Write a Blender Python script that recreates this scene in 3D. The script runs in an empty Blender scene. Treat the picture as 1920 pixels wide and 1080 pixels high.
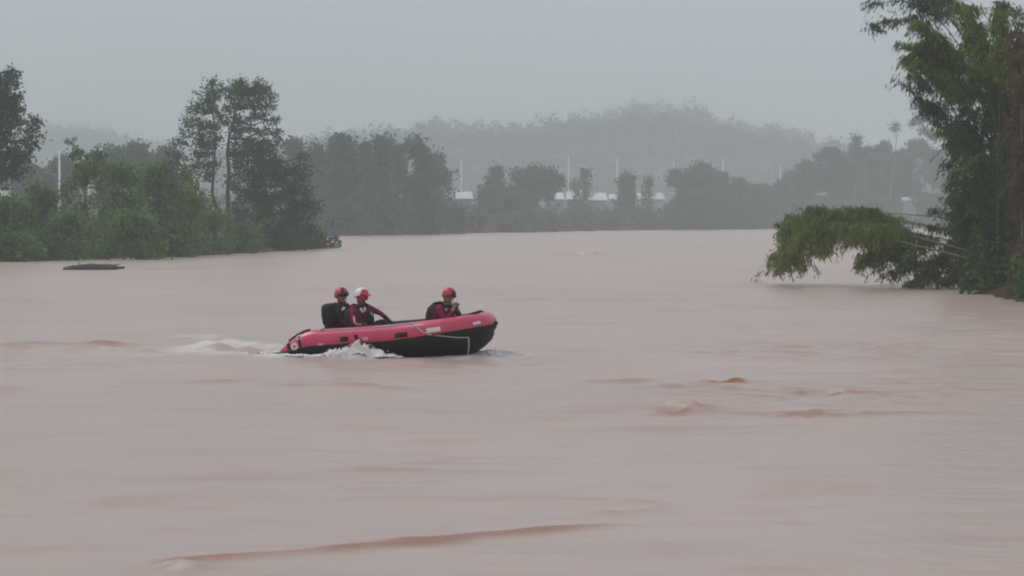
import bpy, bmesh, math, random
import numpy as np
from mathutils import Vector, Matrix, Euler

R = math.radians
rng = np.random.default_rng(7)
random.seed(7)
scene = bpy.context.scene
col = scene.collection

# ------------------------------------------------------------------ camera
F = 5444.0          # focal length in pixels of a 1920 wide frame (20 degree view)
H = 2.55            # eye height over the water
HZ = 410.0          # horizon row of a 1080 high frame
cam_d = bpy.data.cameras.new('camera')
cam = bpy.data.objects.new('camera', cam_d); col.objects.link(cam)
cam_d.sensor_width = 36.0
cam_d.lens = 36.0 * F / 1920.0
cam_d.clip_start = 0.5; cam_d.clip_end = 8000.0
cam.location = (0, 0, H)
cam.rotation_euler = (R(90) - math.atan((540 - HZ) / F), 0, 0)
scene.camera = cam

# ------------------------------------------------------------------ world, sun, exposure
SUN_EL, SUN_AZ = R(52), R(-60)
world = bpy.data.worlds.new('World'); scene.world = world; world.use_nodes = True
nt = world.node_tree; nt.nodes.clear()
out = nt.nodes.new('ShaderNodeOutputWorld'); bg = nt.nodes.new('ShaderNodeBackground')
sky = nt.nodes.new('ShaderNodeTexSky'); sky.sky_type = 'NISHITA'; sky.sun_disc = False
sky.sun_elevation = SUN_EL; sky.sun_rotation = SUN_AZ; sky.dust_density = 6.0; sky.air_density = 1.5
hsv = nt.nodes.new('ShaderNodeHueSaturation'); hsv.inputs['Saturation'].default_value = 0.25
mixn = nt.nodes.new('ShaderNodeMix'); mixn.data_type = 'RGBA'; mixn.inputs[0].default_value = 0.86
geo = nt.nodes.new('ShaderNodeTexCoord')
cl = nt.nodes.new('ShaderNodeTexNoise'); cl.inputs['Scale'].default_value = 3.0; cl.inputs['Detail'].default_value = 4.0
ramp = nt.nodes.new('ShaderNodeValToRGB')
ramp.color_ramp.elements[0].position = 0.25; ramp.color_ramp.elements[0].color = (5.10, 5.68, 6.30, 1)
ramp.color_ramp.elements[1].position = 0.75; ramp.color_ramp.elements[1].color = (5.60, 6.18, 6.75, 1)
nt.links.new(geo.outputs['Generated'], cl.inputs['Vector'])
nt.links.new(cl.outputs['Fac'], ramp.inputs['Fac'])
nt.links.new(sky.outputs['Color'], hsv.inputs['Color'])
nt.links.new(hsv.outputs['Color'], mixn.inputs[6])
nt.links.new(ramp.outputs['Color'], mixn.inputs[7])
nt.links.new(mixn.outputs[2], bg.inputs['Color'])
bg.inputs['Strength'].default_value = 0.07
nt.links.new(bg.outputs['Background'], out.inputs['Surface'])

sun_d = bpy.data.lights.new('sun', 'SUN'); sun_d.energy = 0.6; sun_d.angle = R(25); sun_d.color = (1.0, 0.96, 0.91)
sun = bpy.data.objects.new('sun', sun_d); col.objects.link(sun)
sun.rotation_euler = (R(90) - SUN_EL, 0, math.pi - SUN_AZ)
sun.location = (0, 0, 200)

vs = scene.view_settings
vs.view_transform = 'Standard'; vs.look = 'None'; vs.exposure = 0.50; vs.gamma = 1.0; vs.use_curve_mapping = False
scene.render.engine = 'CYCLES'
cy = scene.cycles
cy.use_denoising = True
cy.max_bounces = 8; cy.diffuse_bounces = 3; cy.glossy_bounces = 2; cy.transmission_bounces = 4
cy.volume_bounces = 4; cy.transparent_max_bounces = 8
cy.caustics_reflective = False; cy.caustics_refractive = False
cy.filter_width = 2.0


def at(px, py, D):
    """place in the world seen in column px, row py of the photograph, at D metres in front of the eye"""
    return Vector(((px - 960) / F * D, D, H + (HZ - py) / F * D))


def water_D(py):
    return F * H / (py - HZ)


# ------------------------------------------------------------------ materials
def mat(name, color, rough=0.6, spec=0.3, coat=0.0, noise=None, bump=None, metallic=0.0):
    m = bpy.data.materials.new(name); m.use_nodes = True
    n = m.node_tree.nodes; l = m.node_tree.links
    b = n['Principled BSDF']
    b.inputs['Base Color'].default_value = (*color, 1); b.inputs['Roughness'].default_value = rough
    b.inputs['Specular IOR Level'].default_value = spec; b.inputs['Metallic'].default_value = metallic
    b.inputs['Coat Weight'].default_value = coat
    if noise:
        sc_, col2, lo, hi = noise
        tc = n.new('ShaderNodeTexCoord'); t = n.new('ShaderNodeTexNoise')
        t.inputs['Scale'].default_value = sc_; t.inputs['Detail'].default_value = 5
        r = n.new('ShaderNodeValToRGB')
        r.color_ramp.elements[0].position = lo; r.color_ramp.elements[0].color = (*color, 1)
        r.color_ramp.elements[1].position = hi; r.color_ramp.elements[1].color = (*col2, 1)
        l.new(tc.outputs['Object'], t.inputs['Vector']); l.new(t.outputs['Fac'], r.inputs['Fac'])
        l.new(r.outputs['Color'], b.inputs['Base Color'])
    if bump:
        sc_, st, di = bump
        tc = n.new('ShaderNodeTexCoord'); t = n.new('ShaderNodeTexNoise')
        t.inputs['Scale'].default_value = sc_; t.inputs['Detail'].default_value = 4
        bp = n.new('ShaderNodeBump'); bp.inputs['Strength'].default_value = st; bp.inputs['Distance'].default_value = di
        l.new(tc.outputs['Object'], t.inputs['Vector']); l.new(t.outputs['Fac'], bp.inputs['Height'])
        l.new(bp.outputs['Normal'], b.inputs['Normal'])
    return m


def leaf_mat(name, c_lo, c_hi, trans=0.3, odd=None):
    """leaf colour varies from leaf to leaf and in soft patches"""
    m = bpy.data.materials.new(name); m.use_nodes = True
    n = m.node_tree.nodes; l = m.node_tree.links; n.clear()
    o = n.new('ShaderNodeOutputMaterial'); d = n.new('ShaderNodeBsdfDiffuse'); t = n.new('ShaderNodeBsdfTranslucent')
    mx = n.new('ShaderNodeMixShader'); mx.inputs[0].default_value = trans
    g = n.new('ShaderNodeNewGeometry'); tc = n.new('ShaderNodeTexCoord')
    ns = n.new('ShaderNodeTexNoise'); ns.inputs['Scale'].default_value = 0.7; ns.inputs['Detail'].default_value = 3
    ad = n.new('ShaderNodeMath'); ad.operation = 'MULTIPLY_ADD'; ad.inputs[1].default_value = 0.55
    ad2 = n.new('ShaderNodeMath'); ad2.operation = 'MULTIPLY_ADD'; ad2.inputs[1].default_value = 1.5; ad2.inputs[2].default_value = -0.42
    r = n.new('ShaderNodeValToRGB')
    r.color_ramp.elements[0].position = 0.2; r.color_ramp.elements[0].color = (*c_lo, 1)
    r.color_ramp.elements[1].position = 0.85; r.color_ramp.elements[1].color = (*c_hi, 1)
    if odd:
        e = r.color_ramp.elements.new(0.93); e.color = (*odd, 1)
    l.new(tc.outputs['Object'], ns.inputs['Vector'])
    l.new(ns.outputs['Fac'], ad2.inputs[0])
    l.new(g.outputs['Random Per Island'], ad.inputs[0]); l.new(ad2.outputs[0], ad.inputs[2])
    l.new(ad.outputs[0], r.inputs['Fac'])
    l.new(r.outputs['Color'], d.inputs['Color']); l.new(r.outputs['Color'], t.inputs['Color'])
    l.new(d.outputs[0], mx.inputs[1]); l.new(t.outputs[0], mx.inputs[2]); l.new(mx.outputs[0], o.inputs['Surface'])
    return m


M = {}
M['bark'] = mat('bark', (0.055, 0.048, 0.04), 0.9, 0.1, noise=(3.0, (0.10, 0.09, 0.075), 0.35, 0.7), bump=(14, 0.6, 0.03))
M['bark_pale'] = mat('bark_pale', (0.20, 0.19, 0.17), 0.9, 0.1, noise=(1.5, (0.30, 0.29, 0.27), 0.35, 0.7))
M['culm'] = mat('culm', (0.13, 0.15, 0.06), 0.5, 0.4, noise=(1.2, (0.22, 0.20, 0.10), 0.4, 0.7))
M['culm_dark'] = mat('culm_dark', (0.045, 0.055, 0.03), 0.6, 0.3, noise=(1.2, (0.09, 0.09, 0.05), 0.4, 0.7))
M['bush'] = leaf_mat('leaf_bush', (0.028, 0.076, 0.016), (0.150, 0.285, 0.060), 0.4)
M['bush_olive'] = leaf_mat('leaf_bush_olive', (0.046, 0.072, 0.016), (0.210, 0.265, 0.060), 0.4)
M['bush_light'] = leaf_mat('leaf_bush_light', (0.070, 0.130, 0.035), (0.150, 0.250, 0.070), 0.35)
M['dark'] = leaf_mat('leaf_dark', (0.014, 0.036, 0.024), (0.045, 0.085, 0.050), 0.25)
M['gum'] = leaf_mat('leaf_gum', (0.024, 0.052, 0.022), (0.085, 0.145, 0.055), 0.35)
M['far'] = leaf_mat('leaf_far_hazed', (0.046, 0.096, 0.052), (0.110, 0.195, 0.088), 0.3)  # leaves paled: part of the distance haze is put into their colour
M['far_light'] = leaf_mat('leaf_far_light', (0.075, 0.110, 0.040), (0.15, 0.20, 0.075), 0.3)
M['bamboo'] = leaf_mat('leaf_bamboo', (0.055, 0.100, 0.016), (0.235, 0.290, 0.060), 0.45)
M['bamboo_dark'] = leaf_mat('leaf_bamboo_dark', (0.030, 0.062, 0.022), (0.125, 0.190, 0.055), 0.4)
M['bamboo_dead'] = leaf_mat('leaf_bamboo_dead', (0.075, 0.045, 0.028), (0.19, 0.125, 0.08), 0.3)
M['hillforest'] = leaf_mat('leaf_hill', (0.018, 0.045, 0.026), (0.045, 0.085, 0.042), 0.2)


# ------------------------------------------------------------------ mesh helpers
def new_mesh(name, v, f, m, parent=None, smooth=False, matidx=None, mats=None):
    me = bpy.data.meshes.new(name)
    v = np.asarray(v, dtype=np.float32)
    if isinstance(f, np.ndarray):
        k = f.shape[1]
        me.vertices.add(len(v)); me.vertices.foreach_set('co', v.ravel())
        me.loops.add(f.size); me.loops.foreach_set('vertex_index', f.ravel().astype(np.int32))
        me.polygons.add(len(f))
        me.polygons.foreach_set('loop_start', np.arange(0, f.size, k, dtype=np.int32))
        me.polygons.foreach_set('loop_total', np.full(len(f), k, dtype=np.int32))
        me.update(calc_edges=True)
    else:
        me.from_pydata([tuple(map(float, p)) for p in v], [], f)
        me.update()
    if smooth:
        me.polygons.foreach_set('use_smooth', np.ones(len(me.polygons), dtype=bool))
    for mm in (mats or [m]):
        me.materials.append(mm)
    if matidx is not None:
        me.polygons.foreach_set('material_index', np.asarray(matidx, dtype=np.int32))
    o = bpy.data.objects.new(name, me); col.objects.link(o)
    if parent is not None:
        o.parent = parent
    return o


def tag(o, label=None, cat=None, group=None, kind=None):
    if label: o['label'] = label
    if cat: o['category'] = cat
    if group: o['group'] = group
    if kind: o['kind'] = kind
    return o


def empty(name, loc=(0, 0, 0)):
    o = bpy.data.objects.new(name, None); col.objects.link(o); o.location = loc
    o.empty_display_size = 0.2
    return o


class MB:
    """collects shapes; build() links them as one mesh object"""
    def __init__(s):
        s.v = []; s.f = []; s.mi = []

    def add(s, v, f, mi=0):
        o = len(s.v)
        s.v.extend([tuple(map(float, p)) for p in v])
        s.f.extend([tuple(i + o for i in q) for q in f])
        s.mi.extend([mi] * len(f) if isinstance(mi, int) else list(mi))
        return s

    def tube(s, pts, rad, n=8, caps=True, mi=0, flat=1.0):
        pts = np.asarray(pts, float); N = len(pts)
        rad = np.broadcast_to(np.asarray(rad, float), (N,))
        T = np.gradient(pts, axis=0); T /= (np.linalg.norm(T, axis=1, keepdims=True) + 1e-9)
        up = np.array([0, 0, 1.0]) if abs(T[0][2]) < 0.9 else np.array([1.0, 0, 0])
        u = np.cross(up, T[0]); u /= np.linalg.norm(u)
        V = []
        for i in range(N):
            u = u - T[i] * np.dot(u, T[i]); u /= (np.linalg.norm(u) + 1e-9)
            w = np.cross(T[i], u)
            for k in range(n):
                a = 2 * math.pi * k / n
                V.append(pts[i] + rad[i] * (math.cos(a) * u + flat * math.sin(a) * w))
        Fc = []
        for i in range(N - 1):
            for k in range(n):
                k2 = (k + 1) % n
                Fc.append((i * n + k, i * n + k2, (i + 1) * n + k2, (i + 1) * n + k))
        if caps:
            Fc.append(tuple(reversed(range(n)))); Fc.append(tuple((N - 1) * n + k for k in range(n)))
        return s.add(V, Fc, mi)

    def loft(s, rings, caps=True, mi=0, closed=True):
        n = len(rings[0]); V = [p for r in rings for p in r]; Fc = []
        for i in range(len(rings) - 1):
            for k in range(n if closed else n - 1):
                k2 = (k + 1) % n
                Fc.append((i * n + k, i * n + k2, (i + 1) * n + k2, (i + 1) * n + k))
        if caps:
            Fc.append(tuple(reversed(range(n)))); Fc.append(tuple((len(rings) - 1) * n + k for k in range(n)))
        return s.add(V, Fc, mi)

    def rbox(s, c, size, mtx=None, b=0.2, mi=0):
        """box with chamfered edges: three stacked chamfered rectangles"""
        hx, hy, hz = [q / 2 for q in size]; e = min(hx, hy, hz) * b * 2
        def ring(z, i):
            X, Y = hx - i, hy - i
            return [(X, -Y + e, z), (X, Y - e, z), (X - e, Y, z), (-X + e, Y, z), (-X, Y - e, z), (-X, -Y + e, z), (-X + e, -Y, z), (X - e, -Y, z)]
        rings = [ring(-hz, e * .6), ring(-hz + e, 0), ring(hz - e, 0), ring(hz, e * .6)]
        mt = mtx or Matrix()
        rings = [[mt @ Vector(p) + Vector(c) for p in r] for r in rings]
        return s.loft(rings, True, mi)

    def ball(s, c, r, n=10, mi=0, mtx=None):
        r = np.broadcast_to(np.asarray(r, float), (3,)); rings = []
        for i in range(1, n // 2 + 1):
            a = math.pi * i / (n // 2 + 1)
            rings.append([Vector((math.sin(a) * math.cos(2 * math.pi * k / n) * r[0], math.sin(a) * math.sin(2 * math.pi * k / n) * r[1], -math.cos(a) * r[2])) for k in range(n)])
        mt = mtx or Matrix()
        rings = [[mt @ p + Vector(c) for p in q] for q in rings]
        return s.loft(rings, True, mi)

    def build(s, name, m, parent=None, smooth=True, mats=None):
        return new_mesh(name, s.v, s.f, m, parent, smooth, s.mi if mats else None, mats)


# smooth 2-d value noise, in world metres
_tab = rng.random((256, 256))
def vnoise(x, y):
    xi = np.floor(x).astype(int); yi = np.floor(y).astype(int)
    fx = x - xi; fy = y - yi
    fx = fx * fx * fx * (fx * (fx * 6 - 15) + 10); fy = fy * fy * fy * (fy * (fy * 6 - 15) + 10)
    a = _tab[xi & 255, yi & 255]; b = _tab[(xi + 1) & 255, yi & 255]
    c = _tab[xi & 255, (yi + 1) & 255]; d = _tab[(xi + 1) & 255, (yi + 1) & 255]
    return (a * (1 - fx) + b * fx) * (1 - fy) + (c * (1 - fx) + d * fx) * fy - 0.5


def sstep(a, b, x):
    t = np.clip((x - a) / (b - a), 0, 1); return t * t * (3 - 2 * t)


# ------------------------------------------------------------------ terrain: banks and hills, one sheet
POLY = {
    'left': [(-260, 110), (-60, 158), (-29.8, 170), (-21, 205), (-15.4, 252), (-19, 268), (-60, 300), (-400, 330), (-400, 110)],
    'far': [(-1100, 340), (-60, 400), (-25.5, 421), (-5.7, 514), (22, 631), (65.7, 730), (105, 771), (300, 800), (1100, 870), (1100, 2700), (-1100, 2700)],
    'right': [(15.6, 40), (15.8, 92), (16.2, 100), (17.2, 106), (22, 125), (45, 180), (200, 300), (900, 420), (900, 40)],
}
def sdf(poly, X, Y):
    d = np.full(X.shape, 1e9); ins = np.zeros(X.shape, bool)
    for i in range(len(poly)):
        ax, ay = poly[i]; bx, by = poly[(i + 1) % len(poly)]
        ex, ey = bx - ax, by - ay
        t = np.clip(((X - ax) * ex + (Y - ay) * ey) / (ex * ex + ey * ey), 0, 1)
        d = np.minimum(d, np.hypot(X - ax - t * ex, Y - ay - t * ey))
        c = ((ay > Y) != (by > Y)) & (X < (bx - ax) * (Y - ay) / (by - ay + 1e-12) + ax)
        ins ^= c
    return np.where(ins, d, -d)

RIDGE = np.array([(400, 275), (560, 268), (700, 256), (760, 243), (830, 238), (900, 242), (1000, 243), (1080, 232), (1140, 222), (1195, 206), (1250, 210), (1300, 214), (1350, 226), (1420, 240), (1480, 256), (1550, 276), (1650, 300), (1900, 330), (2300, 380)], float)
RIDGE2 = np.array([(-600, 300), (-200, 262), (30, 244), (120, 234), (190, 242), (260, 262), (340, 276), (430, 290), (700, 330)], float)
DR1, DR2 = 1600.0, 2150.0
def terrain_h(X, Y):
    X = np.asarray(X, float); Y = np.asarray(Y, float)
    d = np.maximum(np.maximum(sdf(POLY['left'], X, Y), sdf(POLY['right'], X, Y)), sdf(POLY['far'], X, Y))
    h = np.where(d < 0, np.maximum(d * 0.3, -1.5), 1.1 * (1 - np.exp(-np.maximum(d, 0) / 2.0)))
    dn = sdf(POLY['far'], X, Y)
    h = h + np.where(dn > 0, 2.6 * sstep(2, 22, dn), 0)
    n = vnoise(X / 9, Y / 9) * 0.7 + vnoise(X / 3, Y / 3) * 0.3
    h = h + np.where(d > 0.5, n * np.clip(d / 6, 0, 1) * 0.9, 0)
    for tab, D, s0, s1, tr in ((RIDGE, DR1, 130, 200, 6.5), (RIDGE2, DR2, 180, 180, 6.0)):
        xs = (tab[:, 0] - 960) / F * D; zs = H + (HZ - tab[:, 1]) / F * D - tr
        zr = np.interp(X, xs, zs, left=6, right=6)
        s = np.where(Y < D, s0, s1)
        g = np.exp(-((Y - D) / s) ** 2)
        h = np.maximum(h, np.where(Y > 850, zr * g + vnoise(X / 25, Y / 25) * 5 * g, -9))
    return h

xs = np.concatenate([-np.geomspace(1100, 112, 26), np.arange(-110, 200, 2.6), np.geomspace(202, 1100, 24)])
ys = np.concatenate([np.arange(40, 300, 2.5), np.arange(300, 900, 6), np.arange(900, 2300, 12), np.linspace(2310, 2700, 8)])
GX, GY = np.meshgrid(xs, ys)
GZ = terrain_h(GX, GY)
nx, ny = len(xs), len(ys)
def grid_faces(nx, ny):
    i = np.arange(nx - 1)[None, :] + nx * np.arange(ny - 1)[:, None]
    return np.stack([i, i + 1, i + 1 + nx, i + nx], -1).reshape(-1, 4)
m = mat('soil_and_grass', (0.05, 0.075, 0.028), 0.95, 0.1, noise=(0.09, (0.11, 0.135, 0.055), 0.35, 0.65), bump=(1.2, 0.8, 0.2))
n = m.node_tree.nodes; l = m.node_tree.links; b = n['Principled BSDF']
gx = n.new('ShaderNodeNewGeometry'); sx = n.new('ShaderNodeSeparateXYZ'); mr = n.new('ShaderNodeMapRange')
mr.inputs[1].default_value = 0.7; mr.inputs[2].default_value = 1.6
mxm = n.new('ShaderNodeMix'); mxm.data_type = 'RGBA'; mxm.inputs[6].default_value = (0.055, 0.040, 0.030, 1)
l.new(gx.outputs['Position'], sx.inputs[0]); l.new(sx.outputs['Z'], mr.inputs[0]); l.new(mr.outputs[0], mxm.inputs[0])
l.new(b.inputs['Base Color'].links[0].from_socket, mxm.inputs[7]); l.new(mxm.outputs[2], b.inputs['Base Color'])
terr = new_mesh('terrain', np.stack([GX, GY, GZ], -1).reshape(-1, 3), grid_faces(nx, ny), m, smooth=True)
tag(terr, kind='structure')

# ------------------------------------------------------------------ boat placing (needed by the water)
BX, BY = (735 - 960) / F * 54.2, 54.2
YAW, PITCH, ROLL = R(-16), R(-4.2), R(1.5)
BOAT = Matrix.Translation((BX, BY, 0.365)) @ Euler((0, 0, YAW)).to_matrix().to_4x4() @ Euler((0, PITCH, 0)).to_matrix().to_4x4() @ Euler((ROLL, 0, 0)).to_matrix().to_4x4()
cyaw, syaw = math.cos(YAW), math.sin(YAW)

# ------------------------------------------------------------------ water
xs = np.concatenate([-np.geomspace(1100, 32, 42), np.arange(-31, -12, 0.35), np.arange(-12, 12, 0.11), np.arange(12, 31, 0.35), np.geomspace(32, 1100, 42)])
ys = np.concatenate([np.linspace(-150, 8, 20), np.arange(9, 36, 0.14), np.arange(36, 62, 0.10), np.arange(62, 110, 0.25), np.geomspace(110.5, 900, 150)])
GX, GY = np.meshgrid(xs, ys)
nx, ny = len(xs), len(ys)

def seg_dist(X, Y, pts):
    d = np.full(X.shape, 1e9)
    for (ax, ay), (bx, by) in zip(pts[:-1], pts[1:]):
        ex, ey = bx - ax, by - ay
        t = np.clip(((X - ax) * ex + (Y - ay) * ey) / (ex * ex + ey * ey), 0, 1)
        d = np.minimum(d, np.hypot(X - ax - t * ex, Y - ay - t * ey))
    return d

def wpt(px, py):
    D = water_D(py); return ((px - 960) / F * D, D)

Z = np.zeros_like(GX); FO = np.zeros_like(GX); MU = np.zeros_like(GX)
calm = 0.35 + 1.1 * sstep(-0.1, 0.3, vnoise(GX / 9 + 3, GY / 22 + 8))
fade = 1 - sstep(90, 200, GY)
Z += fade * calm * (0.060 * vnoise(GX / 2.2, GY / 1.0) + 0.034 * vnoise(GX / 0.9 + 40, GY / 0.42) + 0.060 * vnoise(GX / 6 + 9, GY / 2.0))
def ridged(x, y, p=3.0):
    return np.clip(1 - np.abs(vnoise(x, y)) * 2.6, 0, 1) ** p
patch = sstep(0.0, 0.28, vnoise(GX / 7 + 31, GY / 9 + 17)) * 0.8 + 0.25
cr1 = ridged(GX / 2.6 + 3, GY / 1.5 + 1, 6) * sstep(-0.05, 0.25, vnoise(GX / 1.6, GY / 2.5 + 50))
cr2 = ridged(GX / 1.1 + 13, GY / 0.7 + 5, 5) * sstep(0.0, 0.3, vnoise(GX / 1.1 + 9, GY / 1.6 + 20))
Z += fade * patch * (0.042 * cr1 + 0.026 * cr2)
MU += fade * patch * (0.26 * cr1 + 0.18 * cr2)
# rough water right of the boat
px0 = (GX / np.maximum(GY, 1) * F + 960)
for (cx, cyy, rx, ry, amp) in ((3.9, 41.5, 2.8, 3.0, 0.05), (3.35, 45.0, 0.45, 0.5, 0.26), (3.6, 43.0, 0.55, 0.5, 0.26), (2.15, 38.4, 0.40, 0.4, 0.26), (4.6, 42.8, 0.6, 0.5, 0.24), (3.9, 37.9, 0.7, 0.4, 0.18), (2.5, 44.2, 0.35, 0.5, 0.22), (5.6, 41.4, 0.7, 0.6, 0.09), (7.0, 42.5, 1.6, 2.5, 0.05), (6.5, 56, 4.0, 3.5, 0.06), (4.9, 212, 1.6, 8.0, 0.30), (-1.0, 50.5, 1.8, 1.2, 0.05), (-3.4, 46.0, 1.2, 1.0, 0.07)):
    g = np.exp(-((GX - cx) / rx) ** 2 - ((GY - cyy) / ry) ** 2)
    Z += g * amp * (vnoise(GX / 0.6 + cx, GY / 0.7) + 0.5 * vnoise(GX / 0.27, GY / 0.33 + cx)) * 0.45 + g * amp * 0.55 * (ridged(GX / 0.7 + cx, GY / 0.6, 5) + 0.6 * ridged(GX / 0.3, GY / 0.3 + cx, 4) - 0.25)
    MU += g * amp * 5.5 * (ridged(GX / 0.7 + cx, GY / 0.6, 3) * 0.7 + sstep(0.0, 0.3, 0.6 * vnoise(GX / 0.8 + 7, GY / 0.8 + cx) + 0.5 * vnoise(GX / 0.3 + 2, GY / 0.35)))
    FO += g * amp * 1.6 * sstep(0.1, 0.35, vnoise(GX / 0.35 + 21, GY / 0.4 + cx))
# long current seams: low ridges that show the brown of the water
def seam(pts, w, amp, mud):
    global Z, MU
    wob = vnoise(GX / 1.5 + 5, GY / 3) * 0.5
    d = seg_dist(GX, GY + wob, pts)
    g = np.exp(-(d / w) ** 2) * (0.5 + 1.0 * np.clip(vnoise(GX / 0.8, GY / 4 + 2) + 0.5, 0, 1))
    Z += amp * g; MU += mud * g
seam([wpt(330, 1052), wpt(560, 1034), wpt(760, 1018), wpt(900, 1000), wpt(1120, 987)], 0.17, 0.030, 0.95)
seam([wpt(640, 1030), wpt(760, 1012)], 0.2, 0.02, 0.4)
seam([wpt(-60, 655), wpt(100, 653), wpt(235, 653)], 0.55, 0.10, 0.6)
seam([wpt(1110, 714), wpt(1195, 714)], 0.25, 0.05, 0.5)
seam([wpt(1480, 778), wpt(1620, 779), wpt(1800, 778)], 0.2, 0.05, 0.5)
seam([wpt(1000, 990), wpt(1500, 985)], 0.12, 0.015, 0.2)
seam([wpt(300, 506), wpt(420, 503), wpt(520, 499)], 1.0, 0.10, 0.5)
seam([wpt(830, 853), wpt(1060, 853)], 0.12, 0.02, 0.2)
seam([wpt(560, 727), wpt(740, 734)], 0.3, 0.05, 0.5)
seam([wpt(1260, 773), wpt(1320, 773)], 0.35, 0.06, 0.3)
# boat wake, boat frame: a along the boat, b to port
DX, DY = GX - BX, GY - BY
A = DX * cyaw + DY * syaw; B = -DX * syaw + DY * cyaw
wk = np.exp(-((np.abs(B) - 0.95 + 0.15 * np.clip(A + 1, -5, 0)) / 0.35) ** 2) * sstep(0.9, -0.3, A) * sstep(-6.5, -2.4, A)
Z += (1 - 0.8 * np.exp(-((A + 1.6) / 0.6) ** 2)) * wk * (0.09 + 0.20 * vnoise(GX / 0.35, GY / 0.35) + 0.1 * vnoise(GX / 0.16, GY / 0.2)) * 0.8
tr = np.exp(-(B / (0.9 - 0.1 * np.clip(A, -8, 0))) ** 2) * sstep(-1.2, -2.2, A) * sstep(-10, -2.2, A)
Z += tr * (0.03 + 0.22 * vnoise(GX / 0.5, GY / 0.5) + 0.12 * vnoise(GX / 0.2, GY / 0.22))
bowp = np.exp(-((A - 1.75) / 0.75) ** 2 - (B / 1.0) ** 2)
Z += bowp * 0.05 * (1 + vnoise(GX / 0.3, GY / 0.3) * 2)
hole = (np.abs(B) < 0.55) & (A > -1.0) & (A < 1.2)
Z = np.where(hole, np.minimum(Z, -0.05), Z)
FO += 0.95 * wk * sstep(-0.25, 0.2, vnoise(GX / 0.4 + 3, GY / 0.5) + 0.12) + 0.72 * tr * sstep(-0.25, 0.3, 0.7 * vnoise(GX / 0.6, GY / 1.4) + 0.5 * vnoise(GX / 0.2, GY / 0.5) + 0.05)
FO += 1.2 * bowp * sstep(-0.2, 0.3, vnoise(GX / 0.3, GY / 0.5) + 0.1)
for (px_, py_, rx, ry, a) in ((370, 632, 0.55, 1.2, 0.9), (395, 655, 0.6, 1.0, 0.9), (480, 650, 0.9, 2.0, 0.45), (1085, 475, 1.0, 6.0, 0.8), (1395, 733, 0.45, 0.7, 0.35), (1260, 772, 0.3, 0.5, 0.35)):
    cx, cyy = wpt(px_, py_)
    g = np.exp(-((GX - cx) / rx) ** 2 - ((GY - cyy) / ry) ** 2)
    n_ = vnoise(GX / 0.3 + px_, GY / 0.6)
    Z += g * 0.10 * (n_ + 0.3) * a; FO += a * g * sstep(-0.3, 0.3, n_ + 0.1)
# the small breaking crest in front
cx, cyy = wpt(335, 1064)
g = np.exp(-((GX - cx) / 0.15) ** 2 - ((GY - cyy) / 0.20) ** 2)
Z += g * 0.085 * (1.0 + 1.6 * vnoise(GX / 0.1, GY / 0.15)); FO += 1.5 * g * sstep(-0.45, 0.1, vnoise(GX / 0.08, GY / 0.2))
MU += 0.5 * np.exp(-((GX - cx) / 0.35) ** 2 - ((GY - cyy) / 0.3) ** 2)

wm = bpy.data.materials.new('muddy_water'); wm.use_nodes = True
n = wm.node_tree.nodes; l = wm.node_tree.links; b = n['Principled BSDF']
tc = n.new('ShaderNodeTexCoord')
mp = n.new('ShaderNodeMapping'); mp.inputs['Scale'].default_value = (0.10, 0.055, 1)
ns = n.new('ShaderNodeTexNoise'); ns.inputs['Scale'].default_value = 1.0; ns.inputs['Detail'].default_value = 6
rp = n.new('ShaderNodeValToRGB')
rp.color_ramp.elements[0].position = 0.3; rp.color_ramp.elements[0].color = (0.47, 0.355, 0.300, 1)
rp.color_ramp.elements[1].position = 0.7; rp.color_ramp.elements[1].color = (0.54, 0.405, 0.350, 1)
am = n.new('ShaderNodeAttribute'); am.attribute_name = 'mud'
af = n.new('ShaderNodeAttribute'); af.attribute_name = 'foam'
mx1 = n.new('ShaderNodeMix'); mx1.data_type = 'RGBA'; mx1.inputs[7].default_value = (0.34, 0.135, 0.070, 1)
mx2 = n.new('ShaderNodeMix'); mx2.data_type = 'RGBA'; mx2.inputs[7].default_value = (0.70, 0.65, 0.61, 1)
l.new(tc.outputs['Object'], mp.inputs['Vector']); l.new(mp.outputs[0], ns.inputs['Vector']); l.new(ns.outputs['Fac'], rp.inputs['Fac'])
mp3 = n.new('ShaderNodeMapping'); mp3.inputs['Scale'].default_value = (0.22, 1.1, 1)
ns3 = n.new('ShaderNodeTexNoise'); ns3.inputs['Scale'].default_value = 1.0; ns3.inputs['Detail'].default_value = 5; ns3.inputs['Distortion'].default_value = 0.6
mr3 = n.new('ShaderNodeMapRange'); mr3.inputs[1].default_value = 0.54; mr3.inputs[2].default_value = 0.78; mr3.inputs[3].default_value = 0.0; mr3.inputs[4].default_value = 0.42
l.new(tc.outputs['Object'], mp3.inputs['Vector']); l.new(mp3.outputs[0], ns3.inputs['Vector']); l.new(ns3.outputs['Fac'], mr3.inputs[0])
mx0 = n.new('ShaderNodeMix'); mx0.data_type = 'RGBA'; mx0.inputs[7].default_value = (0.34, 0.20, 0.155, 1)
l.new(mr3.outputs[0], mx0.inputs[0]); l.new(rp.outputs['Color'], mx0.inputs[6])
l.new(am.outputs['Fac'], mx1.inputs[0]); l.new(mx0.outputs[2], mx1.inputs[6])
l.new(af.outputs['Fac'], mx2.inputs[0]); l.new(mx1.outputs[2], mx2.inputs[6]); l.new(mx2.outputs[2], b.inputs['Base Color'])
rm = n.new('ShaderNodeMapRange'); rm.inputs[3].default_value = 0.34; rm.inputs[4].default_value = 0.85
l.new(af.outputs['Fac'], rm.inputs[0]); l.new(rm.outputs[0], b.inputs['Roughness'])
b.inputs['IOR'].default_value = 1.33; b.inputs['Specular IOR Level'].default_value = 0.5
bps = []
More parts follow.
